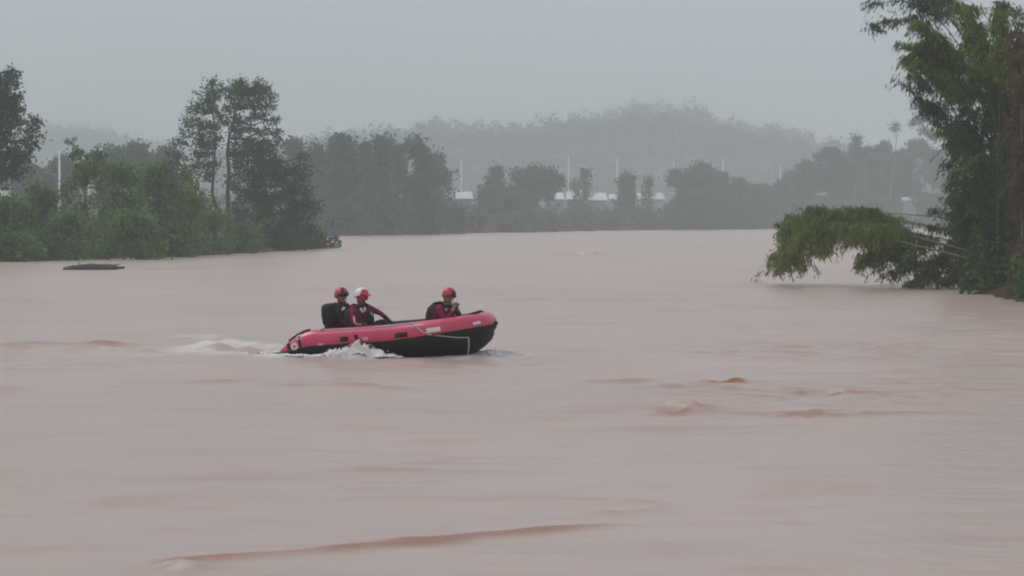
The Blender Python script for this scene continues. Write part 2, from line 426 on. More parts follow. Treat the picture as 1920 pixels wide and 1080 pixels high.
for sc_, st, di in (((0.55, 0.8, 1), 0.6, 0.08), ((2.2, 3.2, 1), 0.6, 0.035)):
    mp2 = n.new('ShaderNodeMapping'); mp2.inputs['Scale'].default_value = sc_
    n2 = n.new('ShaderNodeTexNoise'); n2.inputs['Scale'].default_value = 1.0; n2.inputs['Detail'].default_value = 3
    bp = n.new('ShaderNodeBump'); bp.inputs['Strength'].default_value = st; bp.inputs['Distance'].default_value = di
    l.new(tc.outputs['Object'], mp2.inputs['Vector']); l.new(mp2.outputs[0], n2.inputs['Vector']); l.new(n2.outputs['Fac'], bp.inputs['Height'])
    if bps: l.new(bps[-1].outputs['Normal'], bp.inputs['Normal'])
    bps.append(bp)
l.new(bps[-1].outputs['Normal'], b.inputs['Normal'])
water = new_mesh('water', np.stack([GX, GY, Z], -1).reshape(-1, 3), grid_faces(nx, ny), wm, smooth=True)
for nm, arr in (('foam', FO), ('mud', MU)):
    a_ = water.data.attributes.new(nm, 'FLOAT', 'POINT'); a_.data.foreach_set('value', np.clip(arr, 0, 1).astype(np.float32).ravel())
tag(water, kind='structure')


# ------------------------------------------------------------------ foliage
def leaf_quads(P, L, W, rg, droop=0.0, dirs=None):
    N = len(P)
    d = rg.normal(size=(N, 3)) if dirs is None else dirs + rg.normal(size=(N, 3)) * 0.35
    d[:, 2] -= droop
    d /= np.linalg.norm(d, axis=1, keepdims=True) + 1e-9
    s = np.cross(d, rg.normal(size=(N, 3))); s /= np.linalg.norm(s, axis=1, keepdims=True) + 1e-9
    Ls = (L * rg.uniform(0.65, 1.35, N))[:, None]; Ws = (W * rg.uniform(0.65, 1.35, N))[:, None]
    nrm = np.cross(d, s)
    V = np.stack([P - d * Ls * 0.5, P + s * Ws * 0.5 + nrm * Ws * 0.15, P + d * Ls * 0.5, P - s * Ws * 0.5 + nrm * Ws * 0.15], 1).reshape(-1, 3)
    return V, np.arange(4 * N).reshape(-1, 4)


def clump_points(cl, density, rg, tuft=0.30):
    """cl: (x,y,z,rx,ry,rz); leaves gather in tufts over and inside the ellipsoid"""
    out_ = []
    for (x, y, z, rx, ry, rz) in cl:
        area = (rx * ry + ry * rz + rx * rz) * 4.2
        nt_ = max(6, int(area / (tuft * 2.4) ** 2))
        u = rg.normal(size=(nt_, 3)); u /= np.linalg.norm(u, axis=1, keepdims=True)
        rr = rg.uniform(0.35, 1.08, nt_) ** 0.6
        C = u * rr[:, None] * np.array([rx, ry, rz])
        k = max(3, int(density * area / nt_))
        sig = tuft * rg.uniform(0.6, 1.3, nt_)
        Pp = C[:, None, :] + rg.normal(size=(nt_, k, 3)) * sig[:, None, None] * np.array([1, 1, 0.75])
        out_.append(Pp.reshape(-1, 3) + np.array([x, y, z]))
    return np.concatenate(out_)


def make_tree(name, label, cat, clumps, stems, leaf, dens, m_leaf, m_bark='bark', group=None, seed=0, tuft=0.3, droop=0.2, crown='crown', trunk='trunk', branches=True, extra=None):
    """clumps in world metres; stems: list of (path, r0, r1)"""
    rg = np.random.default_rng(1000 + seed)
    base = Vector(stems[0][0][0])
    root = empty(name, base)
    tag(root, label, cat, group)
    mb = MB()
    for path, r0, r1 in stems:
        pth = np.asarray([Vector(p) - base for p in path], float)
        t = np.linspace(0, 1, 9)
        seg = np.linspace(0, 1, len(pth))
        pp = np.stack([np.interp(t, seg, pth[:, i]) for i in range(3)], 1)
        wob = rg.normal(size=(9, 3)) * r0 * 0.5; wob[0] = 0; wob[:, 2] = 0
        mb.tube(pp + wob, r0 + (r1 - r0) * t, 7)
    if branches:
        for (x, y, z, rx, ry, rz) in clumps:
            c = np.array([x, y, z]) - np.array(base)
            best = None
            for path, r0, r1 in stems:
                a = np.asarray(path[0], float); e = np.asarray(path[-1], float)
                for tt in np.linspace(0.25, 1, 7):
                    q = a + (e - a) * tt if len(path) == 2 else np.asarray([np.interp(tt, np.linspace(0, 1, len(path)), [p[i] for p in path]) for i in range(3)])
                    q = q - np.array(base)
                    w = np.linalg.norm(q - c) + (2.0 if q[2] > c[2] else 0)
                    if best is None or w < best[0]: best = (w, q, r0)
            _, q, r0 = best
            mid = (q + c) / 2 + np.array([0, 0, -0.1 * np.linalg.norm(c - q)])
            mb.tube([q, mid, c], [r0 * 0.4, r0 * 0.28, r0 * 0.12], 5)
            for k in range(3):
                e = c + rg.uniform(-0.8, 0.8, 3) * np.array([rx, ry, rz])
                mb.tube([c * 0.9 + mid * 0.1, e], [r0 * 0.14, r0 * 0.05], 4)
    mb.build(trunk, M[m_bark], root)
    P = clump_points(clumps, dens, rg, tuft) - np.array(base)
    P = P[P[:, 2] + base.z > 0.02]
    V, Fq = leaf_quads(P, leaf[0], leaf[1], rg, droop)
    new_mesh(crown, V, Fq, M[m_leaf], root)
    return root


def px_clumps(lst, D, rg, dz=0.8):
    """lst of (px, py, rx_px, rz_px) at depth D"""
    o = []
    for (px, py, rx, rz) in lst:
        dd = D + rg.uniform(-dz, dz)
        p = at(px, py, dd); s = dd / F
        o.append((p.x, p.y, p.z, rx * s, max(rx, rz) * s * 0.9, rz * s))
    return o


def gz(x, y):
    return float(terrain_h(np.array([x]), np.array([y]))[0])


def auto_tree(label, px, top, w, D, style, seed, m_leaf='far', cat='tree', name='tree', group=None, leaf=None, dens=None, base_px=None, tuft=None, m_bark='bark', lo=None):
    """a tree whose crown spans w pixels round px, from row top down"""
    rg = np.random.default_rng(500 + seed)
    s = D / F
    bx = at(base_px or px, 0, D).x; by = D
    b0 = max(gz(bx, by), -0.2) - 0.15
    ztop = H + (HZ - top) * s; hgt = ztop - b0; hw = w * s / 2
    cx = at(px, 0, D).x
    cl = []
    if style == 'bushy':          # leafy to the ground
        nc = int(min(26, max(9, hgt * hw * 0.9)))
        for i in range(nc):
            f = ((i + 0.5) / nc) ** 0.85
            prof = max(0.12, 1 - max(0, f - 0.25) ** 2.4 / 0.52) ** 0.5
            r = min(hw * 0.55, max(0.5, min(hw, hgt) * rg.uniform(0.24, 0.42)))
            ang = rg.uniform(0, 2 * math.pi); rr = max(0, hw * prof * rg.uniform(0.7, 1.12) - r) * math.sqrt(rg.uniform(0.15, 1))
            rz = r * rg.uniform(0.65, 1.0)
            ox = math.copysign(max(0, hw * prof - r) * rg.uniform(0.2, 1.1), (-1) ** i)
            cl.append((cx + ox, by + math.sin(ang) * rr * 0.6, min(b0 + f * hgt, ztop - rz * rg.uniform(0.8, 1.0)), r, r, rz))
        cl.append((cx + rg.uniform(-.3, .3) * hw, by, ztop - hw * 0.3, hw * 0.4, hw * 0.4, hw * 0.32))
        stems = [([(bx, by, b0), (cx + rg.uniform(-.2, .2), by, b0 + hgt * 0.75)], max(0.05, hgt * 0.016), 0.03)]
    elif style == 'dome':         # trunk below a round uneven crown
        cb = lo if lo else 0.35
        for i in range(15):
            a = rg.uniform(0, 2 * math.pi); f = rg.uniform(cb + 0.12, 0.95)
            prof = math.sqrt(max(0.08, 1 - ((f - (cb + 0.25)) / (0.78 - cb)) ** 2))
            r = hw * rg.uniform(0.24, 0.46); rr = max(0, hw * prof * rg.uniform(0.75, 1.15) - r)
            rz = r * rg.uniform(0.65, 0.9)
            cl.append((cx + math.cos(a) * rr, by + math.sin(a) * rr, min(b0 + f * hgt, ztop - rz * 0.95), r, r, rz))
        cl.append((cx, by, ztop - hw * 0.45, hw * 0.45, hw * 0.45, hw * 0.45))
        stems = [([(bx, by, b0), ((bx + cx) / 2 + rg.uniform(-.2, .2), by, b0 + hgt * 0.4), (cx, by, b0 + hgt * 0.8)], max(0.07, hgt * 0.016), 0.05)]
    else:                         # 'tall': bare pole, sparse tufts high up
        for i in range(9):
            f = rg.uniform(0.55, 0.97) if i else 0.95
            r = hw * rg.uniform(0.24, 0.5); ox = rg.uniform(-1, 1) * (hw - r) * (1.0 if i else 0.2)
            rz = r * rg.uniform(0.4, 0.75)
            cl.append((cx + ox, by + rg.uniform(-1, 1) * (hw - r), min(b0 + f * hgt, ztop - rz), r, r, rz))
        stems = [([(bx, by, b0), ((bx + cx) / 2, by, b0 + hgt * 0.5), (cx, by, b0 + hgt * 0.93)], max(0.09, hgt * 0.011), 0.05)]
    far = D > 350
    return make_tree(name, label, cat, cl, stems, leaf or ((0.62, 0.42) if far else (0.30, 0.17)), dens or (15 if far else 42), m_leaf, m_bark, group, seed, tuft or (0.62 if far else 0.3), 0.2)


# ---- left bank: shrubs along the edge, from the frame edge to the point
LB = 'shrubs massed along the near left bank'
shr = [
    (10, 368, 150, 176, 'bushy', 'bush', 'rounded green shrub at the left frame edge under the tall conical tree'),
    (75, 352, 120, 186, 'bushy', 'bush_olive', 'olive shrub standing in front of the pale pole on left bank'),
    (125, 395, 110, 177, 'bushy', 'bush', 'low dark green shrub at the waterline above the floating log'),
    (168, 298, 120, 192, 'bushy', 'bush_olive', 'tall olive shrub with thin leafy sprigs poking from its top'),
    (235, 306, 120, 186, 'bushy', 'bush', 'big green shrub in the middle of the left bank thicket'),
    (300, 312, 130, 194, 'bushy', 'bush', 'wide green shrub just left of the tall twin crowned trees'),
    (245, 402, 150, 181, 'bushy', 'bush', 'low shrub leaning over the water right of the floating log'),
    (352, 352, 110, 199, 'bushy', 'bush_olive', 'olive green shrub below the left tall eucalyptus crown'),
    (400, 392, 90, 204, 'bushy', 'bush', 'green shrub at the foot of the bare tall eucalyptus trunk'),
    (330, 420, 120, 192, 'bushy', 'bush', 'short leafy shrub at the waterline below the tall eucalyptus'),
    (20, 432, 130, 172.5, 'bushy', 'bush', 'low green shrub at the waterline in the bottom left bank corner'),
    (520, 428, 90, 229, 'bushy', 'dark', 'low dark shrub at the waterline under the dark bushy tree'),
    (458, 420, 76, 213, 'bushy', 'bush_light', 'small light green bush at the water beside the dark tree'),
]
for i, (px, top, w, D, st, ml, lb) in enumerate(shr):
    auto_tree(lb, px, top, w, D, st, i, ml, 'shrub', 'shrub', LB, dens=34)

# sprigs on the tall olive shrub are its own shoots: a thin sapling behind it
rg = np.random.default_rng(5)
cl = px_clumps([(128, 268, 5, 6), (139, 263, 5, 5), (143, 280, 9, 6), (152, 290, 12, 9), (186, 276, 5, 4), (180, 292, 20, 10), (135, 296, 12, 6)], 193, rg, 0.3)
b = at(158, 470, 193)
make_tree('sapling', 'thin sapling with a few leafy shoots above the left thicket', 'sapling', cl, [([(b.x, 193, 0.5), tuple(at(160, 310, 193)), tuple(at(140, 270, 193))], 0.07, 0.02), ([tuple(at(160, 340, 193)), tuple(at(186, 278, 193))], 0.05, 0.02)], (0.24, 0.12), 60, 'bush', seed=61, tuft=0.14)

# ---- tall tree cut by the left edge
cl = px_clumps([(12, 170, 26, 34), (22, 148, 13, 20), (-8, 200, 40, 40), (28, 200, 13, 36), (20, 232, 24, 20), (-20, 260, 40, 30), (62, 228, 16, 15), (60, 256, 20, 20), (40, 280, 26, 24), (14, 300, 30, 26), (30, 318, 26, 20), (-12, 330, 36, 30), (-30, 160, 30, 40), (2, 262, 12, 14), (22, 132, 5, 10)], 188, rg, 0.6)
make_tree('tree', 'tall conical dark tree cut off by the left frame edge', 'tree', cl, [([(at(-12, 0, 188).x, 188, 0.6), tuple(at(-6, 300, 188)), tuple(at(14, 160, 188))], 0.24, 0.05)], (0.26, 0.13), 56, 'gum', seed=62, tuft=0.22)

# ---- the two tall eucalyptus
D = 226
cl = px_clumps([(402, 166, 18, 16), (390, 182, 22, 12), (374, 205, 22, 9), (360, 226, 16, 9), (352, 245, 10, 10), (396, 208, 18, 8), (378, 236, 18, 8), (398, 240, 16, 8), (372, 262, 20, 9), (342, 266, 14, 9), (394, 272, 20, 9), (378, 292, 18, 9), (366, 310, 14, 9), (398, 306, 16, 9), (384, 330, 16, 10), (412, 222, 12, 7), (408, 258, 12, 8)], D, rg, 1.2)
make_tree('eucalyptus', 'left of two tall eucalyptus, with small rounded top and drooping sprays', 'tree', cl, [([(at(404, 0, D).x, D, 0.8), tuple(at(402, 330, D)), tuple(at(400, 170, D))], 0.16, 0.04)], (0.26, 0.13), 60, 'gum', group='tall eucalyptus on the left bank', seed=63, tuft=0.25)
D = 230
cl = px_clumps([(470, 164, 38, 16), (446, 178, 24, 14), (492, 178, 24, 13), (505, 198, 14, 10), (440, 202, 18, 9), (470, 198, 24, 10), (452, 224, 18, 8), (480, 218, 18, 7), (508, 224, 13, 8), (519, 246, 9, 9), (522, 268, 7, 10), (440, 248, 14, 8), (462, 246, 16, 8), (494, 246, 14, 7), (454, 268, 20, 9), (484, 266, 18, 8), (506, 280, 10, 8), (446, 290, 18, 9), (476, 286, 18, 8), (428, 232, 10, 6)], D, rg, 1.2)
make_tree('eucalyptus', 'right of two tall eucalyptus, broad domed top on a bare dark trunk', 'tree', cl, [([(at(430, 0, D).x, D, 0.8), tuple(at(428, 330, D)), tuple(at(432, 250, D)), tuple(at(462, 172, D))], 0.20, 0.04)], (0.26, 0.13), 60, 'gum', group='tall eucalyptus on the left bank', seed=64, tuft=0.25)

# ---- dark bushy tree at the point
D = 238
cl = px_clumps([(470, 300, 34, 30), (500, 290, 26, 24), (512, 316, 30, 26), (458, 340, 36, 30), (500, 350, 44, 34), (540, 340, 26, 26), (552, 372, 34, 30), (470, 390, 40, 34), (520, 400, 48, 36), (566, 410, 30, 34), (480, 436, 38, 30), (530, 440, 48, 28), (578, 446, 24, 22), (566, 296, 8, 10), (572, 322, 12, 14), (556, 318, 10, 10), (590, 392, 12, 18), (440, 412, 20, 26)], D, rg, 1.0)
make_tree('tree', 'dark bushy tree at the point of the left bank', 'tree', cl, [([(at(512, 0, D).x, D, 0.4), tuple(at(506, 400, D)), tuple(at(490, 300, D))], 0.26, 0.06)], (0.30, 0.12), 46, 'dark', seed=65)
cl = px_clumps([(605, 448, 9, 12), (614, 456, 9, 9), (597, 456, 8, 9)], 246, rg, 0.4)
make_tree('shrub', 'tiny dark shrub at the very tip of the left bank', 'shrub', cl, [([(at(605, 0, 246).x, 246, 0.1), tuple(at(606, 446, 246))], 0.05, 0.02)], (0.26, 0.13), 50, 'dark', group=LB, seed=66)
cl = px_clumps([(352, 372, 18, 40), (378, 400, 18, 36), (346, 330, 14, 22), (322, 330, 20, 22), (330, 296, 14, 12), (316, 300, 14, 14)], 212, rg, 1.0)
make_tree('tree', 'slim grey green tree between the left thicket and the tall eucalyptus', 'tree', cl, [([(at(350, 0, 212).x, 212, 0.8), tuple(at(340, 310, 212))], 0.10, 0.03)], (0.28, 0.14), 34, 'gum', seed=67)

# ---- hazy trees behind the left bank (on the far shore)
for i, (px, top, w, D, lb) in enumerate([
        (60, 318, 90, 420, 'faint tree low between the conical tree and the pale pole'),
        (215, 282, 80, 430, 'hazy tree top just right of the thin sapling'),
        (262, 274, 70, 425, 'round hazy tree top above the middle of the left thicket'),
        (312, 280, 60, 430, 'hazy tree top against the left edge of the eucalyptus'),
        (120, 300, 70, 440, 'faint tree top directly behind the pale left pole')]):
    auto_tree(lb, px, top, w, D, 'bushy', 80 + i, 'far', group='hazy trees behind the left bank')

# ---- far shore, left row
FR = 'trees in the far shore row behind the dark tree'
row = [(556, 264, 60, 436, 'bushy', 'leftmost tree of the far shore row, right behind the dark tree'),
       (598, 272, 44, 440, 'bushy', 'second tree of the far shore row, with a lower rounded top'),
       (642, 255, 64, 446, 'bushy', 'third tree of the far shore row, a broad tall dome'),
       (686, 268, 40, 444, 'bushy', 'narrow tree in the far shore row between two broad domes'),
       (716, 258, 54, 450, 'bushy', 'fifth tree of the far shore row, with a broad dome and gaps'),
       (748, 276, 36, 458, 'bushy', 'small topped tree in the far shore row left of the last tall one'),
       (782, 260, 62, 462, 'dome', 'last tall tree of the far shore row with sky gaps in its crown'),
       (818, 284, 54, 472, 'dome', 'tree sloping down at the right end of the far shore row'),
       (838, 326, 30, 478, 'bushy', 'lowest tree at the right end of the far shore row beside a roof')]
for i, (px, top, w, D, st, lb) in enumerate(row):
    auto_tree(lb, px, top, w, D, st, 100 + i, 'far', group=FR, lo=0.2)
for i, (px, top, w, D, lb) in enumerate([(580, 372, 70, 428, 'low shrub at the far waterline right beside the dark tree'), (650, 380, 80, 434, 'low shrub at the far waterline under the broad domed tree'), (720, 376, 80, 448, 'low shrub at the far waterline under the middle of the far row'), (790, 372, 84, 462, 'low shrub at the far waterline under the last tall far tree'), (846, 386, 60, 490, 'low shrub in front of the leftmost white roof')]):
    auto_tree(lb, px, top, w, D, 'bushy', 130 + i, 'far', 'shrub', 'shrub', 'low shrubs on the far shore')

fill = [(576, 288, 64, 520, 'faint tree filling the gap behind the leftmost far row trees'), (622, 284, 60, 528, 'faint tree behind the gap left of the broad domed far tree'), (668, 282, 60, 535, 'faint tree behind the gap right of the broad domed far tree'),
        (702, 280, 56, 540, 'faint tree behind the narrow tree of the far row'), (738, 280, 60, 545, 'faint tree behind the small topped tree of the far row'), (800, 300, 70, 550, 'faint tree behind the right slope of the far row'),
        (1435, 352, 80, 770, 'faint low tree behind the left end of the right hand wood'), (1400, 352, 70, 760, 'faint low tree behind the trees below the right hand pole'), (1335, 340, 90, 740, 'faint wide tree behind the two round trees right of the roofs'),
        (1490, 322, 70, 785, 'faint tree behind the left slope of the right hand wood'), (1590, 300, 90, 800, 'faint broad tree behind the biggest round crown of the wood'), (1660, 300, 100, 810, 'faint broad tree behind the slender trunks of the wood')]
for i, (px, top, w, D, lb) in enumerate(fill):
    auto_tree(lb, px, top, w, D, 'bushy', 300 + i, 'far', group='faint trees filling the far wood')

# ---- middle of the far shore
mid = [(930, 316, 40, 560, 'dome', 'far', 'small leaning tree left of the flat domed tree mid shore'),
       (916, 352, 50, 556, 'bushy', 'far', 'rounded shrub like tree right of the leftmost white roof'),
       (1003, 316, 108, 575, 'dome', 'far', 'wide flat domed tree in the middle of the far shore'),
       (960, 366, 100, 548, 'bushy', 'far', 'low spreading shrub in front of the flat domed tree'),
       (1096, 320, 28, 640, 'bushy', 'far', 'narrow upright tree among the white roofs mid shore'),
       (1078, 340, 22, 645, 'bushy', 'far', 'thin small tree just left of the narrow upright one'),
       (1174, 330, 46, 650, 'bushy', 'far', 'bushy tree standing behind the brightest white roof'),
       (1214, 334, 26, 655, 'bushy', 'far', 'small slim tree above the right end of the roofs'),
       (1268, 322, 50, 668, 'dome', 'far', 'tree at the right end of the white roofs'),
       (1310, 306, 76, 674, 'dome', 'far', 'rounded tree right of the white roofs under the hill'),
       (1350, 326, 50, 690, 'bushy', 'far', 'darker round tree between the two right hand poles'),
       (1385, 338, 56, 700, 'bushy', 'far', 'low round tree below the rightmost clear pole'),
       (1300, 362, 100, 655, 'bushy', 'far', 'wide dark shrub at the far shore right of the roofs'),
       (1420, 348, 60, 715, 'bushy', 'far', 'low tree left of the tall right hand wood'),
       (1370, 380, 90, 690, 'bushy', 'far', 'broad shrub at the far waterline below the right hand trees')]
for i, (px, top, w, D, st, ml, lb) in enumerate(mid):
    c = 'shrub' if 'shrub' in lb and 'like tree' not in lb else 'tree'
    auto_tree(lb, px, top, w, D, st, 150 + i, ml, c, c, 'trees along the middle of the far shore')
gr = [(890, 398, 60, 516), (950, 402, 80, 534), (1020, 400, 90, 566), (1085, 396, 70, 600), (1140, 396, 70, 622), (1200, 394, 80, 646), (1250, 396, 60, 660)]
gl = ['leftmost light green bush on the far grassy bank', 'light green bush below the low spreading shrub', 'light green bush below the flat domed tree', 'light green bush left of the brightest roof on the bank',
      'light green bush right below the brightest white roof', 'light green bush below the right end of the roofs', 'rightmost light green bush on the far grassy bank']
for i, ((px, top, w, D), lb) in enumerate(zip(gr, gl)):
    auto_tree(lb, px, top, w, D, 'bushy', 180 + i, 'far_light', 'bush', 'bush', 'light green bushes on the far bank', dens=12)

# ---- right hand wood
rt = [(1470, 342, 60, 732, 'bushy', 'shoulder tree at the left end of the right hand wood'),
      (1512, 302, 56, 738, 'bushy', 'round tree on the left slope of the right hand wood'),
      (1560, 276, 84, 742, 'dome', 'biggest round crowned tree of the right hand wood'),
      (1604, 252, 64, 760, 'tall', 'tree with an umbrella top above the round crowned one'),
      (1636, 292, 50, 752, 'dome', 'low crowned tree right of the biggest round one'),
      (1683, 226, 34, 764, 'tall', 'tall leaning tree with a single tuft top left of the bamboo'),
      (1655, 268, 50, 770, 'tall', 'slender bare trunked tree left of the tuft topped one'),
      (1712, 262, 56, 766, 'tall', 'slender tree with flat crown below the bamboo sprays'),
      (1724, 218, 40, 776, 'tall', 'thin high tree partly behind the drooping bamboo tips'),
      (1748, 242, 44, 768, 'tall', 'dark straight trunked tree left of the bamboo culms'),
      (1784, 262, 50, 772, 'tall', 'rightmost slender tree showing through the bamboo'),
      (1668, 282, 44, 780, 'tall', 'faint slender tree filling the wood left of the tuft topped tree'),
      (1700, 290, 44, 785, 'tall', 'faint bare trunked tree deep in the wood behind the lone roof'),
      (1735, 280, 50, 790, 'tall', 'faint thin tree deep in the wood left of the straight dark trunk'),
      (1622, 276, 46, 775, 'tall', 'slim tree between the umbrella top and the bare trunked one'),
      (1768, 300, 56, 775, 'dome', 'broad crowned hazy tree low between the rightmost slender trees'),
      (1690, 318, 80, 772, 'dome', 'wide hazy crown behind the lone small white roof'),
      (1540, 372, 90, 735, 'bushy', 'dark shrub right above the overhanging bamboo tip'),
      (1450, 384, 80, 728, 'bushy', 'low shrub at the right end of the open far waterline'),
      (1640, 372, 110, 745, 'bushy', 'wide shrub behind the top of the overhanging bamboo'),
      (1740, 366, 100, 750, 'bushy', 'hazy shrub behind the gap in the bamboo')]
for i, (px, top, w, D, st, lb) in enumerate(rt):
    c = 'shrub' if 'shrub' in lb else 'tree'
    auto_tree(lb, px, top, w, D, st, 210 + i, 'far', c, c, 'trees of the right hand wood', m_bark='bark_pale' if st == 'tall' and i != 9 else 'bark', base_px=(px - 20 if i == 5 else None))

# ---- forest on the hills and undergrowth: too far to count
rg = np.random.default_rng(11)
def forest(name, N, x0, x1, y0, y1, leaf, k, r0, ml, keep=None, hmul=1.0):
    X = rg.uniform(x0, x1, N); Y = rg.uniform(y0, y1, N)
    if keep is not None:
        q = keep(X, Y); X, Y = X[q], Y[q]
    Zt = terrain_h(X, Y); n_ = len(X)
    r = rg.uniform(0.6, 1.3, n_) * r0; hh = r * rg.uniform(0.9, 1.7, n_) * hmul
    u = rg.normal(size=(n_, k, 3)); u /= np.linalg.norm(u, axis=2, keepdims=True)
    P = u * (rg.uniform(0.5, 1.05, (n_, k, 1)) ** 0.7) * np.stack([r, r, hh], 1)[:, None, :]
    P = P + np.stack([X, Y, Zt + hh * 0.7], 1)[:, None, :]
    V, Fq = leaf_quads(P.reshape(-1, 3), leaf, leaf * 0.75, rg, 0.0)
    return tag(new_mesh(name, V, Fq, M[ml]), kind='stuff')
tag(forest('forest', 5200, -190, 340, 1290, 1630, 1.9, 24, 3.2, 'hillforest', hmul=0.8, keep=lambda X, Y: terrain_h(X, Y) > 6), 'hazy grey green forest covering the hill', 'forest')
tag(forest('forest', 380, -150, 320, 1545, 1625, 1.7, 110, 5.0, 'hillforest', keep=lambda X, Y: terrain_h(X, Y) > 14, hmul=0.9), 'taller tree crowns along the hill ridge', 'forest')
tag(forest('forest', 1900, -640, -100, 1960, 2180, 2.5, 22, 3.8, 'hillforest', hmul=0.8, keep=lambda X, Y: terrain_h(X, Y) > 8), 'faint forest on the distant left hill', 'forest')
tag(forest('undergrowth', 1500, -130, 190, 380, 830, 0.7, 46, 1.2, 'far_light', keep=lambda X, Y: (sdf(POLY['far'], X, Y) > 1) & (sdf(POLY['far'], X, Y) < 45)), 'low green undergrowth on the far bank', 'undergrowth')
tag(forest('undergrowth', 420, -75, -14, 160, 300, 0.32, 70, 0.8, 'bush', keep=lambda X, Y: (sdf(POLY['left'], X, Y) > 0.3) & (sdf(POLY['left'], X, Y) < 12)), 'weedy undergrowth on the left bank', 'undergrowth')
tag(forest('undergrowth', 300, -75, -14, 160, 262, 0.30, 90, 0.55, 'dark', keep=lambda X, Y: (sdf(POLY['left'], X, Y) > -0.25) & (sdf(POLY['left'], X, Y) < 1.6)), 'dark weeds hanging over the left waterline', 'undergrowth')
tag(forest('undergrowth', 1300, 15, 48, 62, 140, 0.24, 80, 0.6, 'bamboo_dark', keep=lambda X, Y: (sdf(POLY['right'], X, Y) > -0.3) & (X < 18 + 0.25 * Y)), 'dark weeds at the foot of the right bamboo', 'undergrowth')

# ------------------------------------------------------------------ farm buildings on the far bank
M['white_roof'] = mat('white_roof', (0.78, 0.80, 0.80), 0.5, 0.3, noise=(1.2, (0.62, 0.65, 0.66), 0.4, 0.7))
M['wall_grey'] = mat('wall_grey', (0.34, 0.36, 0.36), 0.9, 0.1, noise=(0.9, (0.24, 0.26, 0.26), 0.4, 0.7))
M['wall_white'] = mat('wall_white', (0.66, 0.66, 0.65), 0.9, 0.1, noise=(0.9, (0.5, 0.5, 0.49), 0.4, 0.7))
M['opening'] = mat('opening', (0.03, 0.035, 0.04), 0.4, 0.4)
def shed(px0, px1, pr0, pr1, pb, D, label, wall='wall_grey'):
    """low building: sloped white roof seen from the eaves side. rows pr0 ridge, pr1 eave, pb wall foot"""
    a = at(px0, pr1, D); c = at(px1, pr0, D)
    x0, x1 = a.x, c.x; ze, zr = a.z, c.z; zb = gz((x0 + x1) / 2, D) - 0.3
    root = empty('farm_building', ((x0 + x1) / 2, D, zb)); tag(root, label, 'building', 'white roofed buildings on the far bank')
    O = Vector(root.location); dep = max(2.5, (zr - ze) * 2.6)
    w = MB(); th = 0.0
    X0, X1 = x0 + 0.25 - O.x, x1 - 0.25 - O.x
    w.add([(X0, 0.3, 0), (X1, 0.3, 0), (X1, dep * 2 - .3, 0), (X0, dep * 2 - .3, 0), (X0, 0.3, ze - O.z), (X1, 0.3, ze - O.z), (X1, dep * 2 - .3, ze - O.z), (X0, dep * 2 - .3, ze - O.z), (X0, dep, zr - O.z - .1), (X1, dep, zr - O.z - .1)],
          [(0, 1, 5, 4), (2, 3, 7, 6), (1, 2, 6, 9, 5), (3, 0, 4, 8, 7)])
    w.build('wall', M[wall], root, smooth=False)
    for sgn, nm in ((0, 'roof'), (1, 'roof')):
        r = MB(); yA = 0 if sgn == 0 else dep * 2
        sk = (x1 - x0) * 0.04
        A0 = Vector((x0 - O.x - .15, yA, ze - O.z)); A1 = Vector((x1 - O.x + .15, yA, ze - O.z))
        B0 = Vector((x0 - O.x + sk, dep, zr - O.z)); B1 = Vector((x1 - O.x - sk, dep, zr - O.z)); up = Vector((0, 0, .08))
        r.add([A0, A1, B1, B0, A0 + up, A1 + up, B1 + up, B0 + up], [(0, 3, 2, 1), (4, 5, 6, 7), (0, 1, 5, 4), (1, 2, 6, 5), (2, 3, 7, 6), (3, 0, 4, 7)])
        r.build(nm, M['white_roof'], root, smooth=False)
    zc = (gz((x0 + x1) / 2, D) + ze) / 2 - O.z + 0.4
    k = max(1, int((x1 - x0) / 2.2))
    for j in range(k):
        xx = X0 + (X1 - X0) * (j + 0.5) / k
        MB().rbox((xx, 0.30, zc), (0.8, 0.06, 0.8)).build('window', M['opening'], root, smooth=False)
shed(842, 886, 360, 373, 381, 552, 'long low white roof at the left, right of the far tree row')
shed(1018, 1058, 362, 374, 380, 640, 'white roofed building showing right of the flat domed tree')
shed(1062, 1094, 359, 374, 386, 648, 'white roofed building behind the narrow upright tree')
shed(1101, 1138, 362, 376, 390, 640, 'building with the brightest white roof mid shore')
shed(1142, 1168, 364, 374, 384, 655, 'small pale roof just right of the brightest one', 'wall_white')
shed(1192, 1246, 362, 374, 388, 668, 'rightmost pale building of the roof row, white walled', 'wall_white')
shed(1692, 1720, 370, 376, 392, 748, 'lone small white roof seen through the right hand wood')

# ------------------------------------------------------------------ pale poles
M['pole'] = mat('pole', (0.82, 0.83, 0.84), 0.7, 0.2)
def pole(px, top, D, label, r=0.21):
    x = at(px, 0, D).x; zb = gz(x, D) - 0.2; zt = H + (HZ - top) / F * D
    root = empty('utility_pole', (x, D, zb)); tag(root, label, 'pole', 'pale poles behind the far shore')
    MB().tube([(0, 0, 0), (0, 0, (zt - zb) * .5), (0, 0, zt - zb)], [r, r * .85, r * .65], 8).build('shaft', M['pole'], root)
    MB().rbox((0, 0, zt - zb - 0.5), (1.3, 0.12, 0.12)).build('crossarm', M['wall_grey'], root, smooth=False)
pole(112, 284, 410, 'pale pole above the left bank shrubs', 0.2)
pole(865, 302, 600, 'pale pole standing right behind the leftmost white roof')
pole(1066, 292, 690, 'tallest pale pole, left of the narrow upright tree')
pole(1157, 296, 700, 'pale pole behind the brightest white roof')
pole(1263, 302, 710, 'pale pole left of the rounded tree under the hill')
pole(1356, 298, 715, 'pale pole above the darker round tree right of centre')
pole(1463, 312, 760, 'rightmost pale pole, at the left end of the right hand wood')

